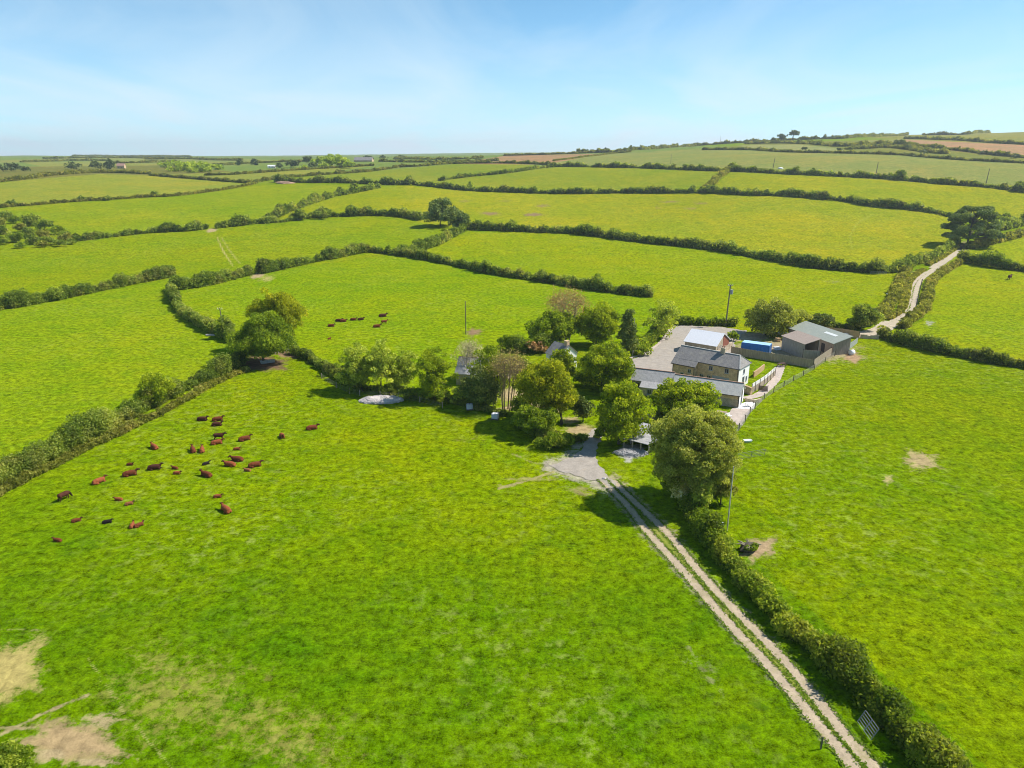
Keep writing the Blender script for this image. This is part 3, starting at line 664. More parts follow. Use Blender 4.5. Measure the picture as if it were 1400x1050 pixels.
# ------------------------------------------------------------------ trees
def spot(b, box_):
    """base point, crown centre height, radii in metres from base place and crown outline of the photograph"""
    g = gp(*b); s = scale_at(g); x0, y0, x1, y1 = box_
    rx = (x1 - x0) / 2 / s; hp = (y1 - y0) / 2 / s
    d = math.atan2(H - g.z, g.y)
    rz = math.sqrt(max(hp * hp - (rx * math.sin(d)) ** 2, (.45 * rx) ** 2)) / math.cos(d)
    yc = (y0 + y1) / 2; lo, hi = 0.0, 60.0
    for _ in range(40):
        m = (lo + hi) / 2
        if proj((g.x, g.y, g.z + m))[1] > yc: lo = m
        else: hi = m
    off = ((x0 + x1) / 2 - b[0]) / s
    return g, s, rx, rz, lo, off
def crown(nb, c, rx, rz, S, n=70, rel=.30, cover=1.5, core=.72, ph=None, flat=.0, an=.22, hollow=.45, ry=None, lump=1.0):
    """leaf clumps gathered on several large limbs, so that the outline is uneven"""
    c = np.array(c); R = np.array([rx, ry or rx, rz]); pts = []
    m = 7 if n > 60 else 4
    lobes = []
    for i in range(m):
        d = unit(1)[0]; d[2] = d[2] * .75 + .12
        f = rng.uniform(.42, .66); lobes.append((d * (1 - f) * rng.uniform(.85, 1.12), f))
    lobes[0] = (np.array([rng.uniform(-.1, .1), 0, .34]), .60)
    lobes[1] = (np.array([-.44, rng.uniform(-.25, .1), rng.uniform(-.40, .0)]), .60)
    lobes[2] = (np.array([.44, rng.uniform(-.25, .1), rng.uniform(-.40, .0)]), .60)
    if m > 4: lobes[3] = (np.array([rng.uniform(-.2, .2), -.35, rng.uniform(-.55, -.3)]), .58)
    for i in range(n):
        o, f = lobes[i % m]; d = unit(1)[0]
        o = o * (.45 + .55 * lump); f = f + (1 - lump) * .26
        rho = hollow + (1 - hollow) * rng.random() ** .5
        q = o + d * f * rho
        l = np.linalg.norm(q)
        if l > 1.0: q /= l
        r = rel * min(rx, rz * 1.15) * rng.uniform(.55, 1.2)
        if flat and q[2] < 0: q[2] *= (1 - flat)
        q = c + q * np.maximum(R - r * .45, R * .5)
        pts.append(q)
        blob(nb, q, r, r * rng.uniform(.62, .95), S, np.clip(.48 + .18 * rng.normal(), .05, .95), cover, low=-.6, core=core, an=an, spread=.34)
    return pts
GT = 'trees of the farmstead'
def tree(name, label, b, box_, mat, cat='tree', group=None, n=70, rel=.30, cover=1.15, core=.0, trunk=.018, bark='bark', S=None, limbs=10, stems=1, an=.34, hollow=.45, lump=.75, flat=0, low=.19):
    if group == GT and 'clear trunk' not in label and 'largest' not in label and name != 'ash_tree': box_ = (box_[0], box_[1], box_[2], max(box_[3], b[1] - 1))
    g, s, rx, rz, hc, off = spot(b, box_)
    root = empty(name, g); tag(root, label, cat, group)
    S = S or max(low, 1.3 / s)
    nb = NB(); pts = crown(nb, (off, 0, hc), rx, rz, S, n, rel, cover, core, an=an, hollow=hollow, flat=flat, lump=lump)
    link('crown', nb.mesh('crown'), M[mat], root)
    nb = NB(); h = hc + rz; r0 = max(.07, trunk * h / math.sqrt(stems))
    for st in range(stems):
        ang = 2 * math.pi * (st + .3) / stems; ox = (.25 + .1 * stems) * math.cos(ang) if stems > 1 else 0; oy = (.25 + .1 * stems) * math.sin(ang) if stems > 1 else 0
        fork = Vector((off * .6 + ox * 2.5, oy * 2.5, max(hc - rz * .45, h * .22)))
        tube(nb, [(ox, oy, -.15), (ox * 1.2 + off * .1, oy * 1.2, fork.z * .45), fork[:], (off + ox * 3, oy * 3, hc + rz * .2)], [r0 * 1.35, r0, r0 * .8, r0 * .35], 7)
        far = sorted(pts, key=lambda q: -np.hypot(q[0] - off, q[1]))[:max(4, len(pts) // 2)]
        for q in random.sample(far, min(limbs, len(far))):
            m = fork.lerp(Vector(q), .5) + Vector((0, 0, rz * .12))
            tube(nb, [fork[:], m[:], tuple(q)], [r0 * .5, r0 * .3, r0 * .1], 5)
    link('trunk', nb.mesh('trunk', True), M[bark], root)
    return root
def bare_tree(name, label, b, box_, mat, bark='twig', stems=5, n=900, group=None, twig=1.0, leafk=1.0, sparse=1.0):
    """many fine branches with thin leaf"""
    g, s, rx, rz, hc, off = spot(b, box_)
    root = empty(name, g); tag(root, label, 'tree', group)
    nb = NB(); tips = []
    top = hc + rz
    for st in range(stems):
        ang = 2 * math.pi * st / stems + random.random()
        p0 = Vector((.16 * stems ** .7 * math.cos(ang), .16 * stems ** .7 * math.sin(ang), -.1))
        aim = Vector((off + rx * .55 * math.cos(ang) * random.uniform(.3, 1), rx * .55 * math.sin(ang), hc + rz * random.uniform(.1, .6)))
        m = p0.lerp(aim, .5) + Vector((0, 0, .6)); r0 = .085 if stems > 5 else .16
        tube(nb, [p0[:], m[:], aim[:]], [r0, r0 * .6, r0 * .22], 6)
        for k in range(16):
            t = random.uniform(.3, 1); q = p0.lerp(m, t * 2) if t < .5 else m.lerp(aim, t * 2 - 1)
            d = unit(1)[0]; d[2] = abs(d[2]) * .8 + .1
            e = Vector((off + d[0] * rx * random.uniform(.55, 1), d[1] * rx * random.uniform(.55, 1), hc + (d[2] - .25) * rz * 1.05))
            mm = q.lerp(e, .5) + Vector((0, 0, .4)); tube(nb, [q[:], mm[:], e[:]], [r0 * .3, r0 * .2, r0 * .1], 4)
            for j in range(5):
                f = mm.lerp(e, random.random()) ; e2 = f + Vector(unit(1)[0]) * rx * .3 + Vector((0, 0, rx * .12))
                tube(nb, [f[:], e2[:]], [r0 * .13, r0 * .06], 3, cap=False); tips += [np.array(e2[:]), np.array(e[:]), np.array(f.lerp(e2, .5)[:])]
    link('trunk', nb.mesh('trunk', True), M[bark], root)
    nb = NB(); tips = np.array(tips); S = max(.13, .85 / s) * leafk
    k = rng.integers(0, len(tips), int(n * sparse))
    C = tips[k] + rng.normal(size=(len(k), 3)) * rx * .085
    leaves(nb, C, unit(len(k)) + np.array([0, 0, .5]), S, np.clip(.5 + .28 * rng.normal(size=len(k)), 0, 1))
    link('crown', nb.mesh('crown'), M[mat], root)
    return root

GT = 'trees of the farmstead'
tree('sycamore_tree', 'dark green spreading sycamore over the muddy gateway left of the cow field', (360, 496), (320, 424, 408, 494), 'sycamore', group=GT, n=120, rel=.27, flat=.2)
tree('sycamore_tree', 'yellow-green domed sycamore behind the dark one at the muddy gateway', (391, 476), (345, 391, 421, 470), 'lime', group=GT, n=150, rel=.22, lump=.3)
tree('ash_tree', 'leftmost airy ash tree of the row behind the stone heap', (498, 534), (458, 464, 524, 538), 'ash', group=GT, n=110, rel=.19, cover=1.1, core=0, limbs=26, trunk=.012, hollow=.25, stems=2)
tree('ash_tree', 'second airy ash tree of the row, directly behind the stone heap', (521, 536), (494, 459, 552, 534), 'ash', group=GT, n=100, rel=.19, cover=1.1, core=0, limbs=26, trunk=.013, hollow=.25)
tree('ash_tree', 'slim airy ash tree on the right of the stone heap', (547, 533), (527, 473, 579, 534), 'ash', group=GT, n=80, rel=.2, cover=1.1, core=0, limbs=22, trunk=.014, hollow=.25)
tree('ash_tree', 'greener fuller ash tree at the right end of the ash row', (594, 547), (567, 468, 626, 545), 'spring', group=GT, n=110, rel=.2, cover=.9, core=0, limbs=22, trunk=.013, hollow=.3)
bare_tree('budding_tree', 'grey-purple twiggy tree beside the grey-roofed bungalow', (640, 522), (612, 461, 672, 522), 'purpletwig', 'barkpale', 3, 1500, GT)
tree('ivy_tree', 'ivy-green tree with a rounded top over the grey-roofed bungalow', (678, 548), (638, 466, 708, 530), 'spring', group=GT, n=70, rel=.22, cover=.9, core=0, limbs=20, hollow=.35)
tree('holly_tree', 'dark green columnar evergreen behind the left water tank', (655, 557), (628, 500, 684, 560), 'conifer', group=GT, n=70, rel=.3)
bare_tree('willow_tree', 'bare brown many-stemmed tree behind the right water tank', (693, 561), (664, 476, 728, 530), 'browntwig', 'twig', 11, 1500, GT)
tree('garden_tree', 'large yellow-green tree with a clear trunk beside the track mouth', (768, 580), (705, 487, 792, 566), 'lime', group=GT, n=130, rel=.25, cover=1.15, core=0, trunk=.017, limbs=16)
tree('garden_tree', 'small bright green tree in front of the white gabled cottage', (775, 521), (751, 471, 792, 513), 'spring', group=GT, n=60, rel=.28, core=.5)
tree('garden_tree', 'broad domed green tree right of the white gabled cottage', (822, 533), (786, 464, 870, 528), 'spring', group=GT, n=170, rel=.21, lump=.3, limbs=16)
bare_tree('budding_tree', 'reddish-brown budding tree standing behind the dark shrubs at the field edge', (776, 466), (741, 391, 811, 450), 'redtwig', 'barkpale', 4, 2600, GT)
tree('laurel_tree', 'dark green bushy tree below the reddish-brown budding tree', (757, 472), (720, 424, 800, 472), 'sycamore', group=GT, n=90, rel=.28)
tree('garden_tree', 'rounded yellow-green tree left of the narrow dark conifer', (815, 472), (783, 412, 850, 470), 'spring', group=GT, n=150, rel=.21, lump=.3)
tree('conifer_tree', 'narrow dark conifer beside the tarmac yard', (857, 487), (842, 420, 872, 484), 'conifer', group=GT, n=70, rel=.36, hollow=.2)
tree('birch_tree', 'thin pale yellow-green tree at the bend of the tarmac yard', (898, 462), (874, 399, 929, 452), 'ash', group=GT, n=80, rel=.18, cover=.7, core=0, limbs=24, trunk=.012, hollow=.25)
tree('garden_tree', 'light green tree overhanging the track mouth', (846, 607), (812, 514, 892, 592), 'spring', group=GT, n=120, rel=.24, cover=1.1, core=0, limbs=18)
tree('garden_tree', 'wide green tree in front of the long slate cottage', (928, 580), (886, 511, 981, 577), 'spring', group=GT, n=180, rel=.20, lump=.4, limbs=16)
tree('willow_tree', 'largest olive-green willow standing alone at the head of the foreground hedge', (945, 685), (880, 555, 1008, 674), 'willow', group=GT, n=400, rel=.16, cover=1.1, core=0, lump=.12, limbs=26, trunk=.016, low=.14)
tree('round_bush', 'dark weedy bush at the lower left photo corner', (18, 1056), (-14, 1022, 46, 1056), 'hedge_green', 'bush', 'bushes of the farmstead', n=40, rel=.4, low=.12)
tree('blossom_bush', 'pale blossoming bush at the foot of the largest willow', (934, 690), (916, 644, 948, 690), 'blossom', 'bush', 'bushes of the farmstead', n=40, rel=.32, low=.19)
tree('round_bush', 'light green bush right of the pale blossoming bush', (957, 706), (942, 656, 972, 704), 'ash', 'bush', 'bushes of the farmstead', n=40, rel=.34, low=.19)
tree('round_bush', 'brownish shrub under the right side of the largest willow', (985, 690), (966, 642, 1003, 688), 'hedge_brown', 'bush', 'bushes of the farmstead', n=36, rel=.36, low=.19)
tree('goat_willow', 'big yellow-olive shrub tree behind the blue container', (1046, 458), (1014, 402, 1086, 458), 'willow', group=GT, n=110, rel=.26)
tree('goat_willow', 'lower olive shrub between the big shrub tree and the green-roofed shed', (1086, 456), (1068, 420, 1108, 455), 'willow', group=GT, n=50, rel=.3)
tree('round_bush', 'dark bush standing behind the green-roofed shed', (1124, 450), (1105, 424, 1142, 450), 'conifer', 'bush', 'bushes of the farmstead', n=40, rel=.32)
tree('round_bush', 'dark bush beside the lane above the brown board fence', (1176, 450), (1158, 414, 1200, 450), 'hedge', 'bush', 'bushes of the farmstead', n=50, rel=.32)
tree('round_bush', 'dark green garden bush behind the grey-roofed bungalow', (698, 479), (677, 455, 713, 480), 'sycamore', 'bush', 'bushes of the farmstead', n=50, rel=.3)
tree('round_bush', 'dense dark bush under the large tree beside the track mouth', (733, 594), (698, 546, 772, 594), 'sycamore', 'bush', 'bushes of the farmstead', n=70, rel=.28)
tree('round_bush', 'dark clipped garden shrub left of the track mouth tree', (797, 577), (779, 540, 816, 577), 'conifer', 'bush', 'bushes of the farmstead', n=40, rel=.32)
tree('round_bush', 'low weedy bush on the field side of the bramble bank', (756, 612), (730, 590, 784, 614), 'hedge_green', 'bush', 'bushes of the farmstead', n=40, rel=.4)
tree('hawthorn_tree', 'bright green tree in the row of tall bushes left of the cattle', (214, 552), (186, 508, 239, 556), 'spring', group=GT, n=70, rel=.28)
tree('round_bush', 'bush beside the telegraph pole left of the two big sycamores', (311, 462), (298, 430, 325, 462), 'hedge', 'bush', 'bushes of the farmstead', n=30, rel=.36)
tree('round_bush', 'small green bush at the right corner of the white-roofed barn', (1003, 466), (993, 452, 1010, 467), 'hedge_green', 'bush', 'bushes of the farmstead', n=24, rel=.4)

for (x, y, w, h, m, lab) in ((600, 552, 40, 20, 'hedge_green', 'leafy shrub under the greener ash at the right end of the ash row'), (560, 545, 36, 15, 'hedge', 'dark low shrub under the slim ash tree'), (626, 553, 30, 24, 'ash', 'light shrub between the ash row and the left water tank'),
                             (712, 566, 30, 26, 'hedge_green', 'green shrub at the right foot of the bare brown tree'), (838, 540, 40, 24, 'spring', 'bright shrub at the right foot of the broad domed tree'), (800, 528, 34, 22, 'hedge_green', 'green shrub at the left foot of the broad domed tree'),
                             (862, 600, 34, 18, 'hedge', 'dark shrub beside the open shed'), (818, 600, 18, 16, 'hedge_green', 'small shrub on the right bank of the track mouth'), (905, 575, 30, 20, 'hedge_green', 'shrub at the left foot of the wide green tree'),
                             (648, 512, 30, 18, 'spring', 'green garden shrub right of the ash row in front of the bungalow'), (738, 520, 34, 22, 'ash', 'pale green garden shrub behind the large track mouth tree'), (716, 508, 28, 18, 'hedge_green', 'green garden shrub between the bare brown tree and the white cottage'),
                             (785, 556, 30, 18, 'ash', 'light bush left of the dark clipped garden shrub'), (852, 540, 30, 22, 'spring', 'green shrub between the broad domed tree and the slate wing'), (968, 690, 44, 34, 'hedge_green', 'leafy bush filling the foot of the largest willow'),
                             (918, 672, 30, 22, 'hedge', 'dark low shrub at the left foot of the largest willow'), (484, 534, 40, 22, 'hedge', 'dense shrub at the left end of the ash row'), (533, 540, 34, 16, 'hedge', 'low shrub behind the stone heap'), (576, 546, 34, 18, 'hedge_green', 'green shrub between the slim ash and the greener ash'),
                             (735, 482, 40, 20, 'redtwig', 'brown twiggy shrub in front of the laurel tree'), (760, 505, 26, 24, 'spring', 'bright shrub left of the white gabled cottage'), (880, 486, 26, 16, 'hedge_green', 'verge shrub between the narrow conifer and the yard kerb')):
    tree('round_bush', lab, (x, y), (x - w / 2, y - h, x + w / 2, y), m, 'bush', 'bushes of the farmstead', n=34, rel=.36, limbs=3)

def pine(label, b, box_, group='pines'):
    g, s, rx, rz, hc, off = spot(b, box_)
    root = empty('pine_tree', g); tag(root, label, 'tree', group)
    nb = NB(); pts = []; S = max(.16, 1.0 / s)
    for i in range(95):
        lv = rng.random(); z = hc + rz * (-.95 + 1.75 * lv); ang = rng.random() * 6.283
        R = rx * math.sqrt(max(.05, 1 - (lv * 1.02 - .25) ** 2 * 1.35)) * rng.uniform(.35, 1.0) if lv > .2 else rx * rng.uniform(.5, 1.0)
        q = np.array([off + R * math.cos(ang), R * math.sin(ang), z]); pts.append(q)
        r = .19 * rx * rng.uniform(.7, 1.3); blob(nb, q, r, r * .55, S, np.clip(.45 + .15 * rng.normal() + .15 * (lv - .5), 0, 1), 1.5, low=-.4, core=.7)
    link('crown', nb.mesh('crown'), M['pine'], root)
    nb = NB(); h = hc + rz
    tube(nb, [(0, 0, -.2), (off * .3, 0, h * .4), (off, 0, h * .85)], [.55, .42, .15], 8)
    for q in random.sample(pts, 26): tube(nb, [(off * .5, 0, max(h * .22, q[2] - rz * .5)), ((q[0] + off) * .55, q[1] * .55, q[2] - rz * .1), tuple(q)], [.2, .14, .06], 5)
    link('trunk', nb.mesh('trunk', True), M['bark'], root)
    return root
pine('big spreading pine beside the lane on the right', (1322, 336), (1291, 281, 1357, 326))
tree('evergreen_oak', 'big dark round tree clump where hedges meet in the upper middle', (602, 309), (572, 270, 631, 307), 'pine', group='far trees along the hedges', n=110, rel=.26)
tree('round_bush', 'dark bush hugging the right side of the upper middle tree clump', (629, 314), (611, 288, 643, 316), 'pine', 'bush', 'far trees along the hedges', n=40, rel=.32)
for b, bx, lab in (((411, 301), (401, 286, 420, 302), 'round dark bush in the far gateway hedge, left of its pair'),
                   ((442, 299), (428, 287, 456, 299), 'wide dark bush in the far gateway hedge, right of its pair'),
                   ((227, 317), (218, 303, 237, 319), 'round bush at the left side of the far tyre-marked gateway hedge'),
                   ((212, 269), (206, 261, 218, 269), 'small lone round tree on the grassy bank below the pale yellow field'),
                   ((147, 274), (141, 267, 155, 274), 'dark round bush on the grassy bank, middle of three'),
                   ((19, 282), (11, 273, 27, 282), 'round bush at the left end of the grassy bank'),
                   ((112, 275), (107, 267, 117, 275), 'spindly bush on the grassy bank left of the middle one'),
                   ((607, 247), (603, 240, 611, 247), 'small tree beside the gap above the very long hedge'),
                   ((642, 259), (638, 248, 647, 259), 'pale small tree standing in the very long hedge'),
                   ((1003, 233), (994, 222, 1013, 235), 'brownish bush where the steep hedge meets the pale sage field'),
                   ((1230, 246), (1222, 232, 1238, 247), 'green bush in the hedge below the pale sage field'),
                   ((1395, 262), (1387, 246, 1404, 262), 'green bush at the right end of the pale sage field hedge'),
                   ((973, 264), (966, 251, 982, 265), 'bush at the foot of the steep brown hedge'),
                   ((1372, 308), (1358, 292, 1387, 309), 'dark bush right of the big pine'),
                   ((886, 264), (879, 255, 893, 265), 'round bush in the very long hedge above the yellow-green field')):
    tree('round_bush', lab, b, bx, 'hedge' if 'pale small' not in lab else 'ash', 'bush', 'single bushes in the far hedges', n=26, rel=.4, limbs=4)

# scrub thicket at the left edge
for i, (x, y, w, h) in enumerate([(8, 300, 26, 13), (-4, 312, 30, 16), (22, 304, 16, 10), (45, 308, 30, 16), (62, 313, 26, 13), (28, 316, 18, 12), (80, 319, 24, 12), (8, 323, 26, 16), (40, 322, 26, 13), (62, 326, 26, 14),
                                   (22, 330, 24, 15), (45, 333, 26, 14), (70, 334, 24, 12), (92, 330, 22, 12), (2, 334, 20, 12), (84, 336, 20, 9), (98, 333, 14, 8), (58, 337, 18, 9), (30, 338, 18, 8), (90, 323, 16, 8)]):
    tree('gorse_bush', 'rounded gorse bush in the dark scrub thicket at the left photo edge', (x, y + 1), (x - w / 2, y - h, x + w / 2, y + 1), ['hedge', 'hedge_brown', 'hedge_green', 'hedge'][i % 4], 'bush', 'scrub thicket', n=18, rel=.45, limbs=2)
# far trees
for b, bx, lab in (((100, 232), (88, 221, 113, 232), 'widest far dark tree, left of the pair of dark conifers'),
                   ((131, 232), (122, 219, 141, 232), 'left one of the pair of far dark conifers'),
                   ((152, 232), (143, 217, 161, 233), 'right one of the pair of far dark conifers'),
                   ((328, 226), (323, 217, 333, 227), 'small far conifer left of its twin in the middle distance'),
                   ((348, 226), (343, 217, 354, 227), 'small far conifer right of its twin in the middle distance'),
                   ((327 - 30, 229), (318 - 30 + 2, 222, 330 - 24, 229), 'low dark far tree right of the bright left copse'),
                   ((401, 229), (391, 217, 412, 229), 'dark far tree left of the bright green copse'),
                   ((420, 224), (412, 213, 428, 223), 'dark far tree rising behind the bright green copse')):
    tree('far_tree', lab, b, bx, 'fardark', group='far trees', n=26, rel=.36, limbs=3)
for x, y, w, h in ((5, 235, 22, 10), (22, 234, 18, 11), (34, 235, 16, 8), (-14, 236, 24, 11), (12, 229, 16, 7)):
    tree('far_tree', 'dark far conifer of the wood at the left photo edge', (x, y), (x - w / 2, y - h, x + w / 2, y), 'fardark', group='dark wood at the left', n=22, rel=.38, limbs=2)
for x, y, w, h in ((228, 229, 22, 9), (243, 230, 26, 11), (262, 230, 26, 10), (280, 231, 24, 9), (298, 232, 24, 7), (250, 234, 40, 7), (275, 235, 40, 6)):
    tree('far_tree', 'bright green far tree of the rounded left copse', (x, y), (x - w / 2, y - h, x + w / 2, y), 'fargreen', group='bright left copse', n=26, rel=.36, limbs=2)
for x, y, w, h, m in ((436, 227, 22, 14, 'fargreen'), (452, 228, 24, 17, 'fargreen'), (467, 229, 24, 17, 'fargreen'), (445, 230, 18, 9, 'fargreen'), (478, 230, 18, 11, 'fargreen'), (462, 222, 22, 11, 'fargreen')):
    tree('far_tree', 'bright green far tree of the copse beside the slate-roofed far house', (x, y), (x - w / 2, y - h, x + w / 2, y), m, group='bright green copse', n=26, rel=.36, limbs=2)
for x, y, w, h, m in ((382, 230, 16, 8, 'fardark'), (425, 230, 18, 8, 'fardark'), (415, 231, 12, 6, 'fargreen'), (505, 219, 16, 7, 'fardark'), (525, 219, 14, 7, 'fardark'), (548, 217, 12, 5, 'fardark')):
    tree('far_tree', 'small far tree near the slate-roofed far house', (x, y), (x - w / 2, y - h, x + w / 2, y), m, group='small far trees', n=18, rel=.4, limbs=2)
for x, y, w, h in ((793, 209, 9, 4), (802, 208.5, 9, 5), (810, 208.5, 9, 5), (828, 208, 12, 6), (855, 206, 10, 4), (875, 205, 9, 4), (890, 204, 9, 4)):
    tree('far_tree', 'small rounded tree on the skyline above the brown middle field', (x, y), (x - w / 2, y - h, x + w / 2, y), 'fardark', group='skyline trees', n=16, rel=.42, limbs=2)
for x, y, w, h in ((1388, 217, 14, 7), (1345, 211, 12, 6), (1275, 203, 10, 5), (1228, 199, 20, 9), (1262, 211, 14, 6), (1099, 205, 10, 4), (1147, 207, 9, 6)):
    tree('round_bush', 'dark bush scattered on the far right hillside', (x, y), (x - w / 2, y - h, x + w / 2, y), 'fardark', 'bush', 'bushes on the right hill', n=16, rel=.42, limbs=2)
tree('pine_tree', 'dense round far pine on the skyline, left of its umbrella-shaped twin', (1068, 193.5), (1060.5, 182.5, 1076, 192), 'fardark', group='skyline pines', n=30, rel=.34, limbs=5)
tree('pine_tree', 'flat-topped umbrella pine on the skyline with a bare trunk', (1083.5, 193), (1075.5, 180.3, 1092, 184.5), 'fardark', group='skyline pines', n=26, rel=.6, limbs=8, trunk=.05, flat=.4)

# ------------------------------------------------------------------ buildings
M['stone'] = stone_mat('granite_rubble', (.60, .42, .23), (.43, .29, .165), (.60, .48, .32), 1.6)
M['stone_grey'] = stone_mat('grey_rubble', (.46, .37, .26), (.33, .26, .18), (.50, .43, .33), 1.6)
M['white'] = flat_mat('white_render', (.80, .78, .74), .85, .08, .8)
M['slate'] = roof_mat('dark_slate', (.215, .20, .19), 2.6, .3, .65, (.34, .31, .25), .8)
M['slate_pale'] = roof_mat('pale_slate', (.38, .375, .355), 2.6, .2, .65, (.48, .45, .38), .6)
M['slate_lichen'] = roof_mat('lichen_slate', (.33, .32, .32), 2.6, .3, .7, (.46, .42, .42), .6)
M['ridge'] = flat_mat('ridge_tiles', (.33, .20, .15), .8, .3, 3)
M['tin_white'] = roof_mat('white_sheeting', (.74, .74, .77), 3.0, .06, .5, (.6, .6, .6), .25, True)
M['tin_green'] = roof_mat('green_grey_sheeting', (.30, .325, .28), 3.0, .1, .65, (.38, .38, .31), .7, True)
M['tin_brown'] = roof_mat('brown_sheeting', (.33, .26, .215), 3.0, .18, .7, (.38, .31, .25), .6, True)
M['boards_grey'] = board_mat('weathered_boards', (.36, .305, .25), .35, bands=1.6)
M['boards_fence'] = board_mat('fence_boards', (.32, .26, .19), .35, bands=2.2)
M['boards_tan'] = board_mat('new_fence_boards', (.46, .31, .17), .25, bands=2.2)
M['boards_red'] = board_mat('red_brown_boards', (.24, .085, .055), .3, bands=2.5)
M['boards_pale'] = board_mat('pale_boards', (.70, .66, .64), .12, bands=1.0)
M['wood_dark'] = flat_mat('dark_stained_wood', (.10, .055, .045), .7, .3, 3)
M['wood_pale'] = flat_mat('weathered_wood', (.36, .28, .20), .8, .3, 3)
M['post'] = flat_mat('fence_posts', (.13, .105, .08), .9, .3, 4)
M['pole'] = flat_mat('creosoted_pole', (.15, .13, .115), .85, .25, 2)
M['pole_pale'] = flat_mat('weathered_pole', (.45, .42, .37), .85, .2, 2)
M['dark'] = flat_mat('dark_paint', (.05, .05, .055), .6, .2, 3)
M['frame_grey'] = flat_mat('grey_window_frames', (.30, .33, .35), .6, .1, 3)
M['frame_white'] = flat_mat('white_window_frames', (.78, .77, .74), .6, .1, 3)
M['glass'] = glass_mat('window_glass')
M['blue'] = flat_mat('blue_container_paint', (.022, .155, .50), .5, .18, 1.2, .4)
M['blue_roof'] = flat_mat('pale_blue_container_roof', (.34, .54, .74), .6, .15, 1.0)
M['galv'] = flat_mat('galvanised_steel', (.46, .48, .50), .45, .2, 3, .5, metal=.4)
M['oldsteel'] = flat_mat('dull_steel', (.20, .22, .21), .6, .25, 3, .3)
M['plastic'] = flat_mat('white_plastic', (.72, .73, .76), .45, .1, 2)
M['tarp'] = flat_mat('white_wrap', (.80, .80, .82), .5, .1, 2)
M['rubble'] = flat_mat('pale_rubble', (.50, .45, .43), .95, .45, 5, bump=.6)
M['clearsheet'] = flat_mat('roof_light', (.72, .73, .70), .4, .08, 2)
M['net'] = flat_mat('stock_wire', (.42, .40, .33), .7, .2, 3)

def part(name, nb, mat, parent, smooth=False): return link(name, nb.mesh(name, smooth), M[mat], parent)
def walls(nb, L, W, e, r, ridge=.5):
    """gabled block: x along the ridge, y to the back"""
    y = W * ridge
    V = [(0, 0, -.3), (L, 0, -.3), (L, W, -.3), (0, W, -.3), (0, 0, e), (L, 0, e), (L, W, e), (0, W, e), (0, y, r), (L, y, r)]
    nb.add(V, [[0, 1, 5, 4], [2, 3, 7, 6]]); nb.add(V, [[1, 2, 6, 9, 5], [3, 0, 4, 8, 7]])
def slab(nb, a, b, c, d, t=.12):
    """sloping plate a-b-c-d (counter-clockwise seen from above)"""
    a, b, c, d = map(Vector, (a, b, c, d)); n = (b - a).cross(d - a).normalized() * t
    hexa(nb, [a, b, c, d], [a + n, b + n, c + n, d + n])
def gable_roof(nb, L, W, e, r, ov=.3, ridge=.5, t=.12, lift=.02):
    y = W * ridge
    s = (r - e) / y; s2 = (r - e) / (W - y)
    slab(nb, (-ov, -ov, e - ov * s + lift), (L + ov, -ov, e - ov * s + lift), (L + ov, y, r + lift), (-ov, y, r + lift), t)
    slab(nb, (-ov, y, r + lift + .003), (L + ov, y, r + lift + .003), (L + ov, W + ov, e - ov * s2 + lift), (-ov, W + ov, e - ov * s2 + lift), t)
def ridge_cap(nb, L, y, r, ov=.3): bar(nb, (-ov - .02, y, r + .17), (L + ov + .02, y, r + .17), .28, .12)
def window(parent, x, z, w, h, y=0, frame='frame_grey', side='front', rows=1, cols=2, name='window'):
    """a framed window standing proud of a wall; side: front (y=const) or end (x=const, x given as y)"""
    f = NB(); p = NB(); t = .07; d = .05
    def bb(nb, u0, z0, u1, z1, o0, o1):
        if side == 'front': box(nb, u0, y - o1, z0, u1, y - o0, z1)
        else: box(nb, y + o0, u0, z0, y + o1, u1, z1)
    bb(f, x, z, x + w, z + t, .0, d); bb(f, x, z + h - t, x + w, z + h, .0, d)
    bb(f, x, z + t, x + t, z + h - t, .0, d); bb(f, x + w - t, z + t, x + w, z + h - t, .0, d)
    for k in range(1, cols): bb(f, x + w * k / cols - t / 2, z + t, x + w * k / cols + t / 2, z + h - t, .003, d - .004)
    for k in range(1, rows): bb(f, x + t, z + h * k / rows - t / 2, x + w - t, z + h * k / rows + t / 2, .006, d - .008)
    bb(f, x - .08, z - .09, x + w + .08, z - .003, .0, .10)
    bb(p, x + t * .8, z + t * .8, x + w - t * .8, z + h - t * .8, .01, .024)
    fo = part(name, f, frame, parent); part('pane', p, 'glass', fo)
def root_at(name, p, q, label, cat):
    """Empty at p with x pointing to q (ground plan)"""
    r = empty(name, (p[0], p[1], tz(p[0], p[1])), math.atan2(q[1] - p[1], q[0] - p[0])); tag(r, label, cat); return r

# --- farmhouse
ux = Vector((.775, -.632, 0)); uy = Vector((.632, .775, 0))
fr = Vector((45.5, 136.3, 0)); Lf = 13.8
fo = fr - ux * Lf
R = root_at('farmhouse', fo, fr, 'two-storey stone farmhouse with dark slate roof and white end wall', 'house')
W_, e_, r_ = 5.6, 4.4, 6.25
nb = NB(); V = [(0, 0, -.3), (Lf, 0, -.3), (Lf, W_, -.3), (0, W_, -.3), (0, 0, e_), (Lf, 0, e_), (Lf, W_, e_), (0, W_, e_), (0, W_ / 2, r_ - .06)]
nb.add(V, [[0, 1, 5, 4], [2, 3, 7, 6]]); nb.add(V, [[3, 0, 4, 8, 7]])
part('wall', nb, 'stone', R)
nb = NB(); box(nb, Lf - .02, .06, -.3, Lf + .06, W_ - .06, e_ - .02); part('end_wall', nb, 'white', R)['label'] = 'white rendered end wall'
hip = 1.1
nb = NB(); ov = .3; s = (r_ - e_) / (W_ / 2)
z0 = e_ - ov * s + .02
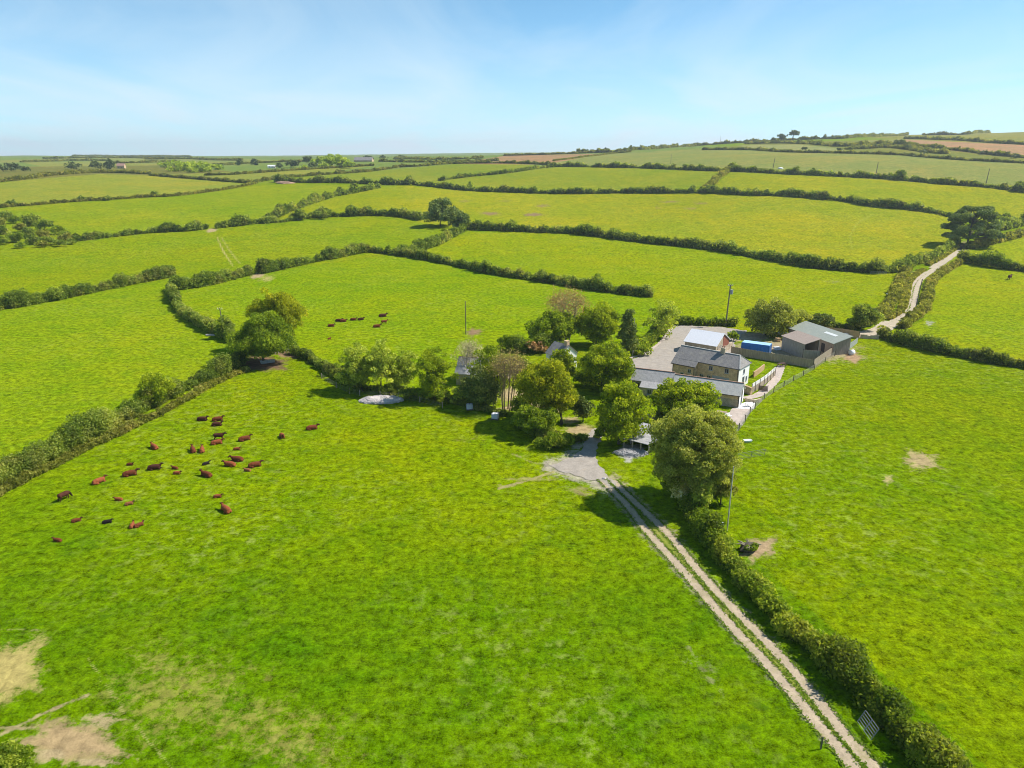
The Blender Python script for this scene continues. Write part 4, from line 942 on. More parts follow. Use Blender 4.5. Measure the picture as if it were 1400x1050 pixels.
slab(nb, (-ov, -ov, z0), (Lf + ov, -ov, z0), (Lf - hip, W_ / 2, r_ + .02), (-ov, W_ / 2, r_ + .02))
slab(nb, (-ov, W_ / 2, r_ + .024), (Lf - hip, W_ / 2, r_ + .024), (Lf + ov, W_ + ov, z0), (-ov, W_ + ov, z0))
nb.add([(Lf + ov, -ov, z0 + .1), (Lf + ov, W_ + ov, z0 + .1), (Lf - hip, W_ / 2, r_ + .16), (Lf + ov, -ov, z0), (Lf + ov, W_ + ov, z0)], [[0, 1, 2]]); nb.add([(Lf + ov, -ov, z0 + .1), (Lf + ov, W_ + ov, z0 + .1), (Lf + ov, W_ + ov, z0), (Lf + ov, -ov, z0)], [[0, 3, 2, 1]])
rf = part('roof', nb, 'slate', R)
nb = NB(); ridge_cap(nb, Lf - hip - .3, W_ / 2, r_ - .02)
bar(nb, (Lf - hip, W_ / 2, r_ + .17), (Lf + ov, -ov, z0 + .15), .22, .1); bar(nb, (Lf - hip, W_ / 2, r_ + .17), (Lf + ov, W_ + ov, z0 + .15), .22, .1)
part('ridge_tiles', nb, 'slate_pale', rf)
nb = NB(); cx = Lf * .66; box(nb, cx - .45, W_ / 2 - .4, r_ - .5, cx + .45, W_ / 2 + .4, r_ + 1.0); box(nb, cx - .52, W_ / 2 - .47, r_ + 1.003, cx + .52, W_ / 2 + .47, r_ + 1.14)
ch = part('chimney', nb, 'stone_grey', rf)
nb = NB(); [tube(nb, [(cx + k, W_ / 2, r_ + 1.12), (cx + k, W_ / 2, r_ + 1.5)], [.13, .11], 8) for k in (-.22, .22)]; part('chimney_pot', nb, 'ridge', R)
# lower front range under a catslide roof
nb = NB(); Lc = 5.0; dc = 1.35; ec = e_ - dc * s
box(nb, .02, -dc, -.3, Lc, -.003, ec - .05); V = [(.02, -dc, ec - .05), (.02, -.003, ec - .05), (.02, -.003, e_ - .08), (Lc, -dc, ec - .05), (Lc, -.003, ec - .05), (Lc, -.003, e_ - .08)]
nb.add(V, [[0, 1, 2], [3, 5, 4]]); nb.add(V, [[0, 2, 5, 3]])
part('front_range', nb, 'stone', R)
nb = NB(); slab(nb, (-ov, -dc - ov, ec - ov * s + .03), (Lc + .2, -dc - ov, ec - ov * s + .03), (Lc + .2, -ov + .05, e_ - ov * s + .035), (-ov, -ov + .05, e_ - ov * s + .035)); part('front_range_roof', nb, 'slate', R)
nb = NB()
for q0, q1 in (((-ov, -dc - ov - .05, ec - ov * s + .02), (Lc + .2, -dc - ov - .05, ec - ov * s + .02)), ((Lc + .25, -ov - .05, z0), (Lf + ov, -ov - .05, z0))): bar(nb, q0, q1, .11, .1)
for xx, yy, zz in ((Lf - .12, -.07, z0), (Lc - .1, -dc - .07, ec - .2), (.1, -dc - .07, ec - .2)): bar(nb, (xx, yy, 0), (xx, yy, zz), .09, .09)
part('gutter', nb, 'dark', R)
for x, z, w, h, c in ((10.9, 2.95, .85, .95, 2), (7.5, 2.95, .8, .9, 2), (7.2, .75, .85, 1.0, 2), (8.7, .75, .7, 1.0, 1), (9.55, .75, .7, 1.0, 1), (10.4, .75, .7, 1.0, 1), (5.6, .75, .8, 1.0, 2)):
    window(R, x, z, w, h, 0, 'frame_grey', cols=c)
nb = NB(); box(nb, 8.35, -.045, .55, 12.0, -.002, 1.95); part('render_band', nb, 'slab_wall' if 'slab_wall' in M else 'frame_grey', R)
for x, z in ((1.9, .9), (3.5, 1.9)): window(R, x, z, .75, .8, -dc, 'frame_grey', cols=2)
window(R, 2.2, .1, 1.0, 2.0, Lf + .06, 'frame_grey', 'end', 2, 2, 'glazed_door'); window(R, 2.3, 2.75, .8, .95, Lf + .06, 'frame_grey', 'end', 1, 2); window(R, 4.0, .9, .7, .95, Lf + .06, 'frame_grey', 'end', 1, 2)

# --- long cottage
cx_ = Vector((.891, -.454, 0)); cy_ = Vector((.454, .891, 0))
cr = Vector((42.4, 125.2, 0)); Lc_ = 12.6; co = cr - cx_ * Lc_
R = root_at('stone_cottage', co, cr, 'long single-storey stone cottage with pale slate roof and white gable', 'house')
W_, e_, r_ = 4.7, 2.5, 4.1
nb = NB(); V = [(0, 0, -.3), (Lc_, 0, -.3), (Lc_, W_, -.3), (0, W_, -.3), (0, 0, e_), (Lc_, 0, e_), (Lc_, W_, e_), (0, W_, e_), (0, W_ / 2, r_)]
nb.add(V, [[0, 1, 5, 4], [2, 3, 7, 6]]); nb.add(V, [[3, 0, 4, 8, 7]])
part('wall', nb, 'stone_grey', R)
nb = NB(); V = [(0, -.0, -.3), (0, W_, -.3), (0, W_, e_), (0, W_ / 2, r_), (0, 0, e_)]
nb.add([(Lc_ + .05, y, z) for _, y, z in V], [[0, 1, 2, 3, 4]]); nb.add([(Lc_ - .05, y, z) for _, y, z in V], [[4, 3, 2, 1, 0]])
VV = [(Lc_ + o, y, z) for o in (.05, -.05) for _, y, z in V]
nb.add(VV, [[k, k + 5, (k + 1) % 5 + 5, (k + 1) % 5] for k in range(5)]); part('gable_wall', nb, 'white', R)['label'] = 'white painted gable wall'
nb = NB(); box(nb, .1, -.03, 1.65, Lc_ - .1, -.002, 2.42); part('render_band', nb, 'stone', R)
nb = NB(); gable_roof(nb, Lc_, W_, e_, r_, .25); rf = part('roof', nb, 'slate_pale', R)
nb = NB(); ridge_cap(nb, Lc_, W_ / 2, r_, .25); part('ridge_tiles', nb, 'ridge', rf)
window(R, 1.55, .1, 1.6, 2.9, Lc_ + .05, 'frame_grey', 'end', 2, 2, 'tall_glazed_door')
nb = NB(); bar(nb, (-.2, -.33, e_ - .12), (Lc_ + .2, -.33, e_ - .12), .12, .1); bar(nb, (Lc_ - .1, -.08, 0), (Lc_ - .1, -.08, e_ - .1), .09, .09); part('gutter', nb, 'dark', R)
for x in (2.0, 5.2): window(R, x, .8, .9, 1.0, 0, 'frame_white')
# --- slate wing
wr = Vector((31.2, 132.6, 0)); wo = Vector((24.1, 135.7, 0)); Lw = (wr - wo).length
R = root_at('slate_wing', wo, wr, 'low slate-roofed wing between the long cottage and the tarmac yard', 'building')
W_, e_, r_ = 4.4, 2.35, 4.0
nb = NB(); walls(nb, Lw, W_, e_, r_); part('wall', nb, 'stone_grey', R)
nb = NB(); gable_roof(nb, Lw, W_, e_, r_, .25); rf = part('roof', nb, 'slate_lichen', R)
nb = NB(); ridge_cap(nb, Lw, W_ / 2, r_, .25); part('ridge_tiles', nb, 'ridge', rf)
nb = NB(); box(nb, 2.2, -2.0, -.3, Lw - .05, -.003, 1.55); V = [(2.2, -2, 1.55), (2.2, -.003, 1.55), (2.2, -.003, 2.2), (Lw - .05, -2, 1.55), (Lw - .05, -.003, 1.55), (Lw - .05, -.003, 2.2)]
nb.add(V, [[0, 1, 2], [3, 5, 4]]); nb.add(V, [[0, 2, 5, 3]]); part('porch', nb, 'stone_grey', R)
nb = NB(); slab(nb, (2.0, -2.2, 1.55), (Lw + .1, -2.2, 1.55), (Lw + .1, -.2, 2.26), (2.0, -.2, 2.26)); part('porch_roof', nb, 'slate_lichen', R)
window(R, .7, .75, .9, 1.15, 0, 'frame_grey'); window(R, 3.6, .35, .8, .95, -2.0, 'frame_grey')
# --- white-roofed barn
bx = Vector((.788, -.616, 0)); b1 = Vector((47.8, 160.9, 0)); Lb = 7.8; b0 = b1 - bx * Lb
R = root_at('barn', b0, b1, 'stone barn with a bright white sheet roof behind the farmhouse', 'barn')
W_, e_, r_ = 8.0, 2.6, 4.75
nb = NB(); walls(nb, Lb, W_, e_, r_); part('wall', nb, 'stone_grey', R)
nb = NB(); gable_roof(nb, Lb, W_, e_, r_, .3); part('roof', nb, 'tin_white', R)
nb = NB(); V = [(Lb + .06, 4.1, 0), (Lb + .06, W_ - .2, 0), (Lb + .06, W_ - .2, 2.6), (Lb + .06, 4.1, 4.6)]
nb.add(V, [[0, 1, 2, 3]]); V2 = [(Lb - .0, y, z) for _, y, z in V]; nb.add(V + V2, [[k, k + 4, (k + 1) % 4 + 4, (k + 1) % 4] for k in range(4)]); part('gable_boarding', nb, 'boards_red', R)['label'] = 'red-brown boarded half of the gable'
nb = NB(); box(nb, Lb + .002, 1.0, 0, Lb + .07, 3.3, 2.3); part('door', nb, 'boards_grey', R)
# --- blue container
cu = Vector((.861, -.508, 0)); c0 = Vector((54.9, 164.4, 0)); c1 = c0 + cu * 6.4
R = root_at('shipping_container', c0, c1, 'blue shipping container with pale blue roof behind the board fence', 'container')
L_, W_, h_ = 6.4, 2.6, 2.6
nb = NB(); n_ = 40; V = []; F = []
pr = []
for i in range(n_ + 1):
    x = .12 + (L_ - .24) * i / n_; o = .05 if (i // 2) % 2 else .0
    pr.append((x, o))
for side in (0, 1):
    V = [(x, (o if side == 0 else W_ - o), z) for x, o in pr for z in (.16, h_ - .12)]
    F = [[2 * i, 2 * i + 2, 2 * i + 3, 2 * i + 1] for i in range(n_)]
    nb.add(V, F if side == 0 else [f[::-1] for f in F])
part('corrugated_side', nb, 'blue', R)
nb = NB()
for y in (0, W_):
    box(nb, 0, y - .04, .0, L_, y + .04, .16); box(nb, 0, y - .04, h_ - .12, L_, y + .04, h_)
    for x in (0, L_): box(nb, x - .06, y - .06, .163, x + .06, y + .06, h_ - .123)
box(nb, .0, .05, .01, L_, W_ - .05, .12)
part('frame', nb, 'blue', R)
nb = NB(); box(nb, .05, .045, h_ - .1, L_ - .05, W_ - .045, h_ + .02); part('roof', nb, 'blue_roof', R)
for k in (0, 1):
    nb = NB(); y0 = .07 + k * (W_ / 2 - .06); box(nb, L_ - .05, y0, .17, L_ + .02, y0 + W_ / 2 - .1, h_ - .13); d = part('door', nb, 'blue', R)
    nb = NB(); [bar(nb, (L_ + .05, y0 + t, .15), (L_ + .05, y0 + t, h_ - .14), .05, .05) for t in (.3, .85)]; part('locking_bar', nb, 'galv', d)
nb = NB(); box(nb, .0, .07, .17, .05, W_ - .07, h_ - .13); part('end_panel', nb, 'blue', R)
# --- green-roofed shed (mono pitch)
sx = Vector((.276, -.961, 0)); s1 = Vector((75.9, 162.0, 0)); Ls = 16.5; s0 = s1 - sx * Ls
R = root_at('timber_shed', s0, s1, 'long timber shed with a shallow green-grey sheet roof beside the lane', 'shed')
W_ = 4.6; e1, e2 = 2.9, 4.2
nb = NB(); V = [(0, 0, -.3), (Ls, 0, -.3), (Ls, W_, -.3), (0, W_, -.3), (0, 0, e1), (Ls, 0, e1), (Ls, W_, e2), (0, W_, e2)]
nb.add(V, [[0, 1, 5, 4], [1, 2, 6, 5], [2, 3, 7, 6], [3, 0, 4, 7]]); part('wall', nb, 'boards_grey', R)
k_ = (e2 - e1) / W_
nb = NB(); slab(nb, (-.3, -.4, e1 - .4 * k_ + .02), (Ls + .3, -.4, e1 - .4 * k_ + .02), (Ls + .3, W_ + .3, e2 + .3 * k_ + .02), (-.3, W_ + .3, e2 + .3 * k_ + .02)); rf = part('roof', nb, 'tin_green', R)
nb = NB(); slab(nb, (Ls * .58, 2.5, e1 + 2.5 * k_ + .145), (Ls * .83, 2.5, e1 + 2.5 * k_ + .145), (Ls * .83, 3.3, e1 + 3.3 * k_ + .145), (Ls * .58, 3.3, e1 + 3.3 * k_ + .145), .03); part('roof_light', nb, 'clearsheet', rf)
nb = NB(); box(nb, Ls - 4.2, -.06, 0, Ls - 3.0, -.003, 2.1); part('door', nb, 'dark', R)
# --- brown lean-to
l0 = Vector((65.5, 167.0, 0)); Ll = 8.2; l1 = l0 + sx * Ll
R = root_at('lean_to_shed', l0, l1, 'brown-roofed lean-to shed with an open end beside the green-roofed shed', 'shed')
W_ = 4.0; e1, e2 = 3.5, 4.4; k_ = (e2 - e1) / W_
nb = NB()
box(nb, 0, 0, -.3, Ll, .1, e1); box(nb, 0, W_ - .1, -.3, Ll, W_, e2 - .03)
V = [(0, .1, -.3), (.1, .1, -.3), (.1, W_ - .1, -.3), (0, W_ - .1, -.3)]
hexa(nb, V, [(0, .1, e1), (.1, .1, e1), (.1, W_ - .1, e2 - .04), (0, W_ - .1, e2 - .04)]); part('wall', nb, 'boards_grey', R)
nb = NB(); slab(nb, (-.25, -.3, e1 - .3 * k_ + .02), (Ll + .35, -.3, e1 - .3 * k_ + .02), (Ll + .35, W_ + .2, e2 + .2 * k_ + .02), (-.25, W_ + .2, e2 + .2 * k_ + .02)); part('roof', nb, 'tin_brown', R)
for y in (.2, W_ - .2):
    nb = NB(); bar(nb, (Ll - .1, y, -.2), (Ll - .1, y, e1 + y * k_ - .06), .16, .16); part('post', nb, 'post', R)
# --- white gabled cottage in the trees
wx = Vector((.62, -.785, 0)); g1 = Vector((10.3, 148.2, 0)); Lg = 4.4; g0 = g1 - wx * Lg
R = root_at('white_cottage', g0, g1, 'white gabled cottage half hidden by the garden trees', 'house')
W_, e_, r_ = 5.2, 3.5, 5.6
nb = NB(); walls(nb, Lg, W_, e_, r_); part('wall', nb, 'white', R)
nb = NB(); gable_roof(nb, Lg, W_, e_, r_, .2); rf = part('roof', nb, 'slate', R)
nb = NB(); box(nb, Lg - 1.0, W_ / 2 - .4, r_ - .4, Lg - .15, W_ / 2 + .4, r_ + .9); box(nb, Lg - 1.06, W_ / 2 - .46, r_ + .903, Lg - .09, W_ / 2 + .46, r_ + 1.0); part('chimney', nb, 'stone', rf)
window(R, 3.5, 1.0, .9, 1.1, Lg, 'frame_grey', 'end'); window(R, 2.0, 1.0, 1.0, 1.2, 0, 'frame_grey')
# --- grey bungalow in the trees
h0 = Vector((-11.5, 139.5, 0)); h1 = Vector((-1.5, 137.5, 0)); Lh = (h1 - h0).length
R = root_at('grey_bungalow', h0, h1, 'bungalow with a pale grey slate roof hidden behind the ash trees', 'house')
W_, e_, r_ = 7.0, 2.5, 4.9
nb = NB(); walls(nb, Lh, W_, e_, r_); part('wall', nb, 'stone_grey', R)
nb = NB(); gable_roof(nb, Lh, W_, e_, r_, .3); rf = part('roof', nb, 'slate_lichen', R)
nb = NB(); ridge_cap(nb, Lh, W_ / 2, r_); part('ridge_tiles', nb, 'ridge', rf)
for x in (1.5, 4.2, 7.2): window(R, x, .9, 1.3, 1.1, 0, 'frame_white')
# --- low outbuilding
o0 = Vector((18.0, 106.2, 0)); o1 = o0 + Vector((.79, -.61, 0)) * 4.6
R = root_at('open_shed', o0, o1, 'low open-fronted shed with a plain grey roof under the largest willow', 'shed')
nb = NB(); slab(nb, (-.2, -.2, 1.65), (4.8, -.2, 1.65), (4.8, 6.8, 2.2), (-.2, 6.8, 2.2), .1); part('roof', nb, 'slate_lichen', R)
nb = NB(); box(nb, 0, 6.4, -.2, 4.6, 6.6, 2.1); box(nb, 0, 2.2, -.2, .15, 6.397, 1.75); box(nb, 4.45, 2.2, -.2, 4.6, 6.397, 1.75); part('wall', nb, 'boards_grey', R)
for x in (.1, 1.6, 3.1, 4.5):
    nb = NB(); bar(nb, (x, .05, -.2), (x, .05, 1.64), .15, .15); part('post', nb, 'wood_pale', R)
# --- ruined wall by the shed
def wall_run(name, label, pxs, h, w, mat, cat='wall', jag=.15):
    P = path_pts(pxs, .7); nb = NB(); base = P[0]
    for i in range(len(P) - 1):
        p, q = P[i] - base, P[i + 1] - base; d = (q - p).normalized(); s = Vector((-d.y, d.x, 0)) * w / 2
        hh = h + random.uniform(-jag, jag)
        lo = [p - s, q - s, q + s, p + s]
        hexa(nb, [v + Vector((0, 0, -.2)) for v in lo], [v + Vector((0, 0, hh)) for v in lo])
    o = link(name, nb.mesh(name), M[mat], None, base); tag(o, label, cat); return o
wall_run('stone_wall', 'ruined stone wall between the wide green tree and the open shed', [(878, 575), (890, 573), (902, 572)], 1.1, .7, 'stone_grey', jag=.3)
wall_run('stone_wall', 'dry stone wall piece at the lane end beside the brown board fence', [(1176, 462), (1190, 463), (1201, 463.5)], 1.0, .6, 'stone_grey', jag=.2)
wall_run('terrace_wall', 'brown stone terrace wall at the white end of the farmhouse', [(1011, 534), (1019, 537), (1027, 540)], 1.5, .5, 'stone', jag=.03)
wall_run('garden_wall', 'low pale stone wall behind the white-paved patio', [(1019, 548), (1030, 551), (1040, 549)], .7, .4, 'stone_grey', jag=.08)
wall_run('garden_wall', 'tan stone wall between the barn gable and the long board fence', [(979, 489), (990, 481), (1000, 475)], 1.5, .5, 'stone_grey', jag=.1)
wall_run('garden_wall', 'short tan boundary wall on the lawn beyond the farmhouse end', [(1030, 516), (1038, 510), (1044, 505)], 1.2, .3, 'boards_tan', jag=.02)
# --- fences
def board_fence(label, pxs, h, mat, post='post', step=2.4, name='board_fence'):
    P = path_pts(pxs, step); base = P[0].copy(); r = empty(name, base); tag(r, label, 'fence')
    nb = NB()
    for i in range(len(P) - 1):
        p, q = P[i] - base, P[i + 1] - base; n = max(2, int((q - p).length / .22))
        for k in range(n):
            a = p.lerp(q, k / n); b = p.lerp(q, (k + .93) / n); d = (q - p).normalized(); s = Vector((-d.y, d.x, 0)) * .02
            hh = h + random.uniform(-.05, .05)
            hexa(nb, [a - s, b - s, b + s, a + s], [v + Vector((0, 0, hh)) for v in (a - s, b - s, b + s, a + s)])
    part('boards', nb, mat, r)
    for i, p in enumerate(P):
        nb = NB(); d = (P[min(i + 1, len(P) - 1)] - P[max(i - 1, 0)]).normalized(); s = Vector((-d.y, d.x, 0)) * .11
        bar(nb, p - base + s - Vector((0, 0, .3)), p - base + s + Vector((0, 0, h + .1)), .12, .12); part('post', nb, post, r)
    return r
board_fence('long weathered board fence in front of the blue container and lean-to', [(999, 484), (1014, 487), (1050, 493), (1080, 498), (1111, 503.5)], 1.9, 'boards_fence')
board_fence('pale board fence slanting from the long fence corner up to the green-roofed shed', [(1112, 503.5), (1122, 496), (1136, 486.5)], 2.0, 'boards_fence')
board_fence('board pen fence in front of the open end of the lean-to', [(1097, 491), (1108, 492), (1120, 493)], 2.3, 'boards_grey')
board_fence('tan brown board fence at the lane end behind the green-roofed shed', [(1128, 457), (1150, 459), (1174, 463)], 1.9, 'boards_tan')
board_fence('grey metal sheet fence at the right corner of the green-roofed shed', [(1159, 478), (1166, 474), (1172, 469)], 1.5, 'galv')
# patio balustrade: boards below, pale panels above
P = path_pts([(1027, 538), (1044, 527), (1059, 514)], 1.9); base = P[0].copy(); R = empty('patio_fence', base); tag(R, 'patio fence of pale panels above grey boards at the white farmhouse end', 'fence')
lo_, hi_ = NB(), NB()
for i in range(len(P) - 1):
    p, q = P[i] - base, P[i + 1] - base; d = (q - p).normalized(); s = Vector((-d.y, d.x, 0)) * .03; z = Vector((0, 0, 1))
    hexa(lo_, [p - s, q - s, q + s, p + s], [v + z * 1.25 for v in (p - s, q - s, q + s, p + s)])
    hexa(hi_, [v + z * 1.3 for v in (p - s, q - s, q + s, p + s)], [v + z * 2.05 for v in (p - s, q - s, q + s, p + s)])
part('lower_boards', lo_, 'boards_fence', R); part('upper_panel', hi_, 'boards_pale', R)
for p in P:
    nb = NB(); bar(nb, p - base + Vector((.06, -.05, -.2)), p - base + Vector((.06, -.05, 2.1)), .08, .08); part('post', nb, 'wood_pale', R)
def wire_fence(label, pxs, h=1.15, post='post', net=True):
    P = [gp(*p) for p in pxs]; base = P[0].copy(); r = empty('wire_fence', base); tag(r, label, 'fence')
    nb = NB()
    for p, q in zip(P[:-1], P[1:]):
        for z in (.15, .4, .65, .9, 1.1): bar(nb, p - base + Vector((0, 0, z * h / 1.15)), q - base + Vector((0, 0, z * h / 1.15)), .018 if net else .010, .018 if net else .010)
        n = int((q - p).length / .45)
        if net:
            for k in range(1, n): a = p.lerp(q, k / n) - base; bar(nb, a + Vector((0, 0, .1)), a + Vector((0, 0, h * .96)), .016, .016)
    part('wire_netting', nb, 'net', r)
    for p in P:
        nb = NB(); bar(nb, p - base - Vector((0, 0, .3)), p - base + Vector((0, 0, h + random.uniform(.08, .25))), .13, .13); part('post', nb, post, r)
wire_fence('post and wire fence along the right field edge of the farm garden', [(1141, 487), (1128, 495), (1113, 505), (1098, 514), (1084.5, 521), (1071.5, 529), (1057.5, 537), (1044.5, 546), (1032, 559), (1025, 566), (1018.5, 577), (1010, 589), (1002, 600)])
wire_fence('stock fence at the bank below the row of ash trees', [(440, 518), (460, 530), (478, 538), (492, 541), (520, 543), (545, 545), (574, 550), (605, 558)], 1.1, 'wood_pale', False)

# --- furniture, tanks, poles and other things
def picnic(label, px, rz, mat):
    g = gp(*px); r = empty('picnic_table', g, rz); tag(r, label, 'picnic table', 'picnic tables')
    nb = NB(); [box(nb, -.95, -.42 + k * .17, .72, .95, -.27 + k * .17, .77) for k in range(5)]; part('table_top', nb, mat, r)
    for y in (-.78, .56):
        nb = NB(); box(nb, -.95, y, .43, .95, y + .22, .48); part('bench', nb, mat, r)
    for x in (-.65, .65):
        nb = NB(); bar(nb, (x, -.7, 0), (x, -.2, .72), .07, .1); bar(nb, (x, .7, 0), (x, .2, .72), .07, .1); bar(nb, (x + .08, -.75, .39), (x + .08, .75, .39), .05, .1); part('leg_frame', nb, mat, r)
picnic('dark red-brown picnic table at the end of the garden path by the board fence', (1068.5, 501), .3, 'wood_dark')
picnic('weathered picnic table on the paving below the long cottage', (986, 568), -.5, 'wood_pale')
g = gp(995, 572); R = empty('patio_bench', g, .6); tag(R, 'white garden bench beside the weathered picnic table', 'bench')
nb = NB(); box(nb, -.8, -.25, .4, .8, .25, .46); part('seat', nb, 'white', R)
nb = NB(); box(nb, -.8, .26, .4, .8, .31, .9); part('backrest', nb, 'white', R)
for x in (-.7, .7):
    for y in (-.2, .2): nb = NB(); bar(nb, (x, y, 0), (x, y, .398), .07, .07); part('leg', nb, 'white', R)
def garden_set(px, label):
    g = gp(*px); R = empty('garden_table', g, .2); tag(R, label, 'table')
    nb = NB(); box(nb, -.7, -.45, .7, .7, .45, .76); part('table_top', nb, 'frame_white', R)
    for x in (-.6, .6):
        for y in (-.36, .36): nb = NB(); bar(nb, (x, y, 0), (x, y, .698), .07, .07); part('leg', nb, 'frame_white', R)
garden_set((1024, 556), 'white garden table on the white patio at the cottage gable')
g = gp(1043, 535); R = empty('garden_gate', g, -.35); tag(R, 'small brown board gate beside the garden path', 'gate')
nb = NB(); [box(nb, -.75 + k * .19, -.02, .1, -.58 + k * .19, .02, 1.15) for k in range(8)]; part('boards', nb, 'wood_dark', R)
for x in (-.85, .85): nb = NB(); bar(nb, (x, 0, -.2), (x, 0, 1.35), .12, .12); part('post', nb, 'post', R)

def tank(label, px, rz):
    g = gp(*px); r = empty('water_tank', g, rz); tag(r, label, 'tank', 'caged white water tanks')
    me = bpy.data.meshes.new('body'); bm = bmesh.new(); bmesh.ops.create_cube(bm, size=1); bmesh.ops.scale(bm, vec=(1.1, .95, .95), verts=bm.verts); bmesh.ops.bevel(bm, geom=bm.edges[:], offset=.12, segments=3, affect='EDGES'); bmesh.ops.translate(bm, vec=(0, 0, .64), verts=bm.verts); bm.to_mesh(me); bm.free()
    link('body', me, M['plastic'], r)
    nb = NB(); tube(nb, [(0, 0, 1.1), (0, 0, 1.17)], [.12, .12], 10); part('lid', nb, 'dark', r)
    nb = NB()
    for z in (.25, .55, .85, 1.1):
        for p, q in (((-.58, -.5), (.58, -.5)), ((.58, -.5), (.58, .5)), ((.58, .5), (-.58, .5)), ((-.58, .5), (-.58, -.5))): bar(nb, (*p, z), (*q, z), .03, .03)
    for k in range(5):
        for y in (-.51, .51): bar(nb, (-.58 + .29 * k, y, .12), (-.58 + .29 * k, y, 1.12), .025, .025)
    for k in range(4):
        for x in (-.59, .59): bar(nb, (x, -.5 + .333 * k, .12), (x, -.5 + .333 * k, 1.12), .025, .025)
    part('cage', nb, 'galv', r)
    nb = NB(); box(nb, -.6, -.52, 0, .6, .52, .12); part('pallet', nb, 'post', r)
tank('caged white water tank in the shade under the dark evergreen', (642, 560), .2)
tank('caged white water tank on the sunlit grass below the bare brown tree', (677, 573), -.25)

def trough(label, px, rz, L=1.8, W=.7, h=.5, mat='galv', name='water_trough'):
    g = gp(*px); r = empty(name, g, rz); tag(r, label, 'trough', 'field troughs')
    nb = NB(); t = .05
    hexa(nb, [(-L / 2 + .1, -W / 2 + .08, .02), (L / 2 - .1, -W / 2 + .08, .02), (L / 2 - .1, W / 2 - .08, .02), (-L / 2 + .1, W / 2 - .08, .02)], [(-L / 2, -W / 2, h - .06), (L / 2, -W / 2, h - .06), (L / 2, W / 2, h - .06), (-L / 2, W / 2, h - .06)])
    part('basin', nb, mat, r)
    nb = NB(); box(nb, -L / 2 - .03, -W / 2 - .03, h - .057, L / 2 + .03, -W / 2 + .05, h); box(nb, -L / 2 - .03, W / 2 - .05, h - .057, L / 2 + .03, W / 2 + .03, h)
    box(nb, -L / 2 - .03, -W / 2 + .053, h - .057, -L / 2 + .05, W / 2 - .053, h); box(nb, L / 2 - .05, -W / 2 + .053, h - .057, L / 2 + .03, W / 2 - .053, h); part('rim', nb, mat, r)
trough('pale grey trough on the mud under the dark spreading sycamore', (366, 496), .5, 3.2, 1.0, .6)
trough('white water trough in the grass behind the foreground hedge', (980, 719), -.3, 1.7, .8, .5, 'tarp')
trough('white trough against the lane bank in the field below the broad hedge', (1217, 405), .3, 2.4, 1.3, 1.0, 'tarp')
trough('pale trough below the bush by the left telegraph pole', (290, 459), .1, 3.0, .9, .4, 'rubble')
trough('small white trough in the right field beside the largest willow', (1022, 604), .1, 1.3, .6, .35, 'tarp')

def rock(label, px, r, flat=.6, mat='rubble', name='stone', group=None):
    g = gp(*px); V, F = ICO2; nb = NB(); nb.add(V * np.array([r, r * .8, r * flat]) * rng.uniform(.8, 1.1, (len(V), 1)) + np.array([0, 0, r * flat * .5]), F)
    o = link(name, nb.mesh(name), M[mat], None, g); tag(o, label, 'stone', group); return o
rock('white block lying on the track corner by the road mouth', (826, 655), .35)
rock('pale boulder in front of the bush left of the two sycamores', (301, 459), .6)
g = gp(1164, 485); nb = NB(); tube(nb, [(-.55, 0, .6), (-.5, 0, .6), (.5, 0, .6), (.55, 0, .6)], [.45, .6, .6, .45], 16); o = link('wrapped_bale', nb.mesh('wrapped_bale', True), M['tarp'], None, g, .4); tag(o, 'white wrapped bale beside the bare soil at the shed corner', 'bale')
g = gp(1067, 231); nb = NB(); V, F = ICO2; nb.add(V * np.array([2.6, 1.8, 1.2]) + np.array([0, 0, .4]), F); o = link('straw_heap', nb.mesh('straw_heap', True), M['white'], None, g); tag(o, 'small pale heap standing in the pale sage field', 'heap')

# stone heap in the cow field: a mound of many stones
g = gp(521, 548); nb = NB(); V, F = ICO2
mound = V * np.array([3.9, 1.9, .75]); nb.add(mound * (1 + .08 * rng.normal(size=(len(V), 1))), F)
V, F = ICO1
for i in range(900):
    a = rng.random() * 6.283; rr = math.sqrt(rng.random()); x, y = 4.3 * rr * math.cos(a), 2.2 * rr * math.sin(a)
    z = .8 * math.sqrt(max(0, 1 - rr * rr)) * (.8 + .35 * math.sin(x * 2) * math.cos(y * 1.5)); s = rng.uniform(.08, .24)
    nb.add(V * s * rng.uniform(.6, 1.2, (1, 3)) * rng.uniform(.8, 1.15, (len(V), 1)) + np.array([x, y, z]), F)
o = link('stone_heap', nb.mesh('stone_heap'), M['rubble'], None, g); tag(o, 'grey-white heap of rubble stones on the grass in front of the ash trees', 'stone heap')
g = gp(862, 620); nb = NB(); V, F = ICO2; nb.add(V * np.array([2.6, 1.4, .5]) * (1 + .08 * rng.normal(size=(len(V), 1))), F)
V, F = ICO1
for i in range(300):
    a = rng.random() * 6.283; rr = math.sqrt(rng.random()); x, y = 2.8 * rr * math.cos(a), 1.6 * rr * math.sin(a)
    nb.add(V * rng.uniform(.06, .16) * rng.uniform(.7, 1.2, (1, 3)) + np.array([x, y, .5 * math.sqrt(max(0, 1 - rr * rr))]), F)
o = link('gravel_heap', nb.mesh('gravel_heap'), M['slate_lichen'], None, g); tag(o, 'low grey gravel heap in front of the open shed', 'gravel heap')
g = gp(391, 250.5); nb = NB(); V, F = ICO2; nb.add(V * np.array([10, 7, 1.6]) * (1 + .2 * rng.normal(size=(len(V), 1))), F)
M['redsoil'] = flat_mat('reddish_soil', (.36, .23, .15), .95, .5, .25)
o = link('soil_heap', nb.mesh('soil_heap'), M['redsoil'], None, g); tag(o, 'reddish-tan soil heap at a far field corner left of centre', 'soil heap')

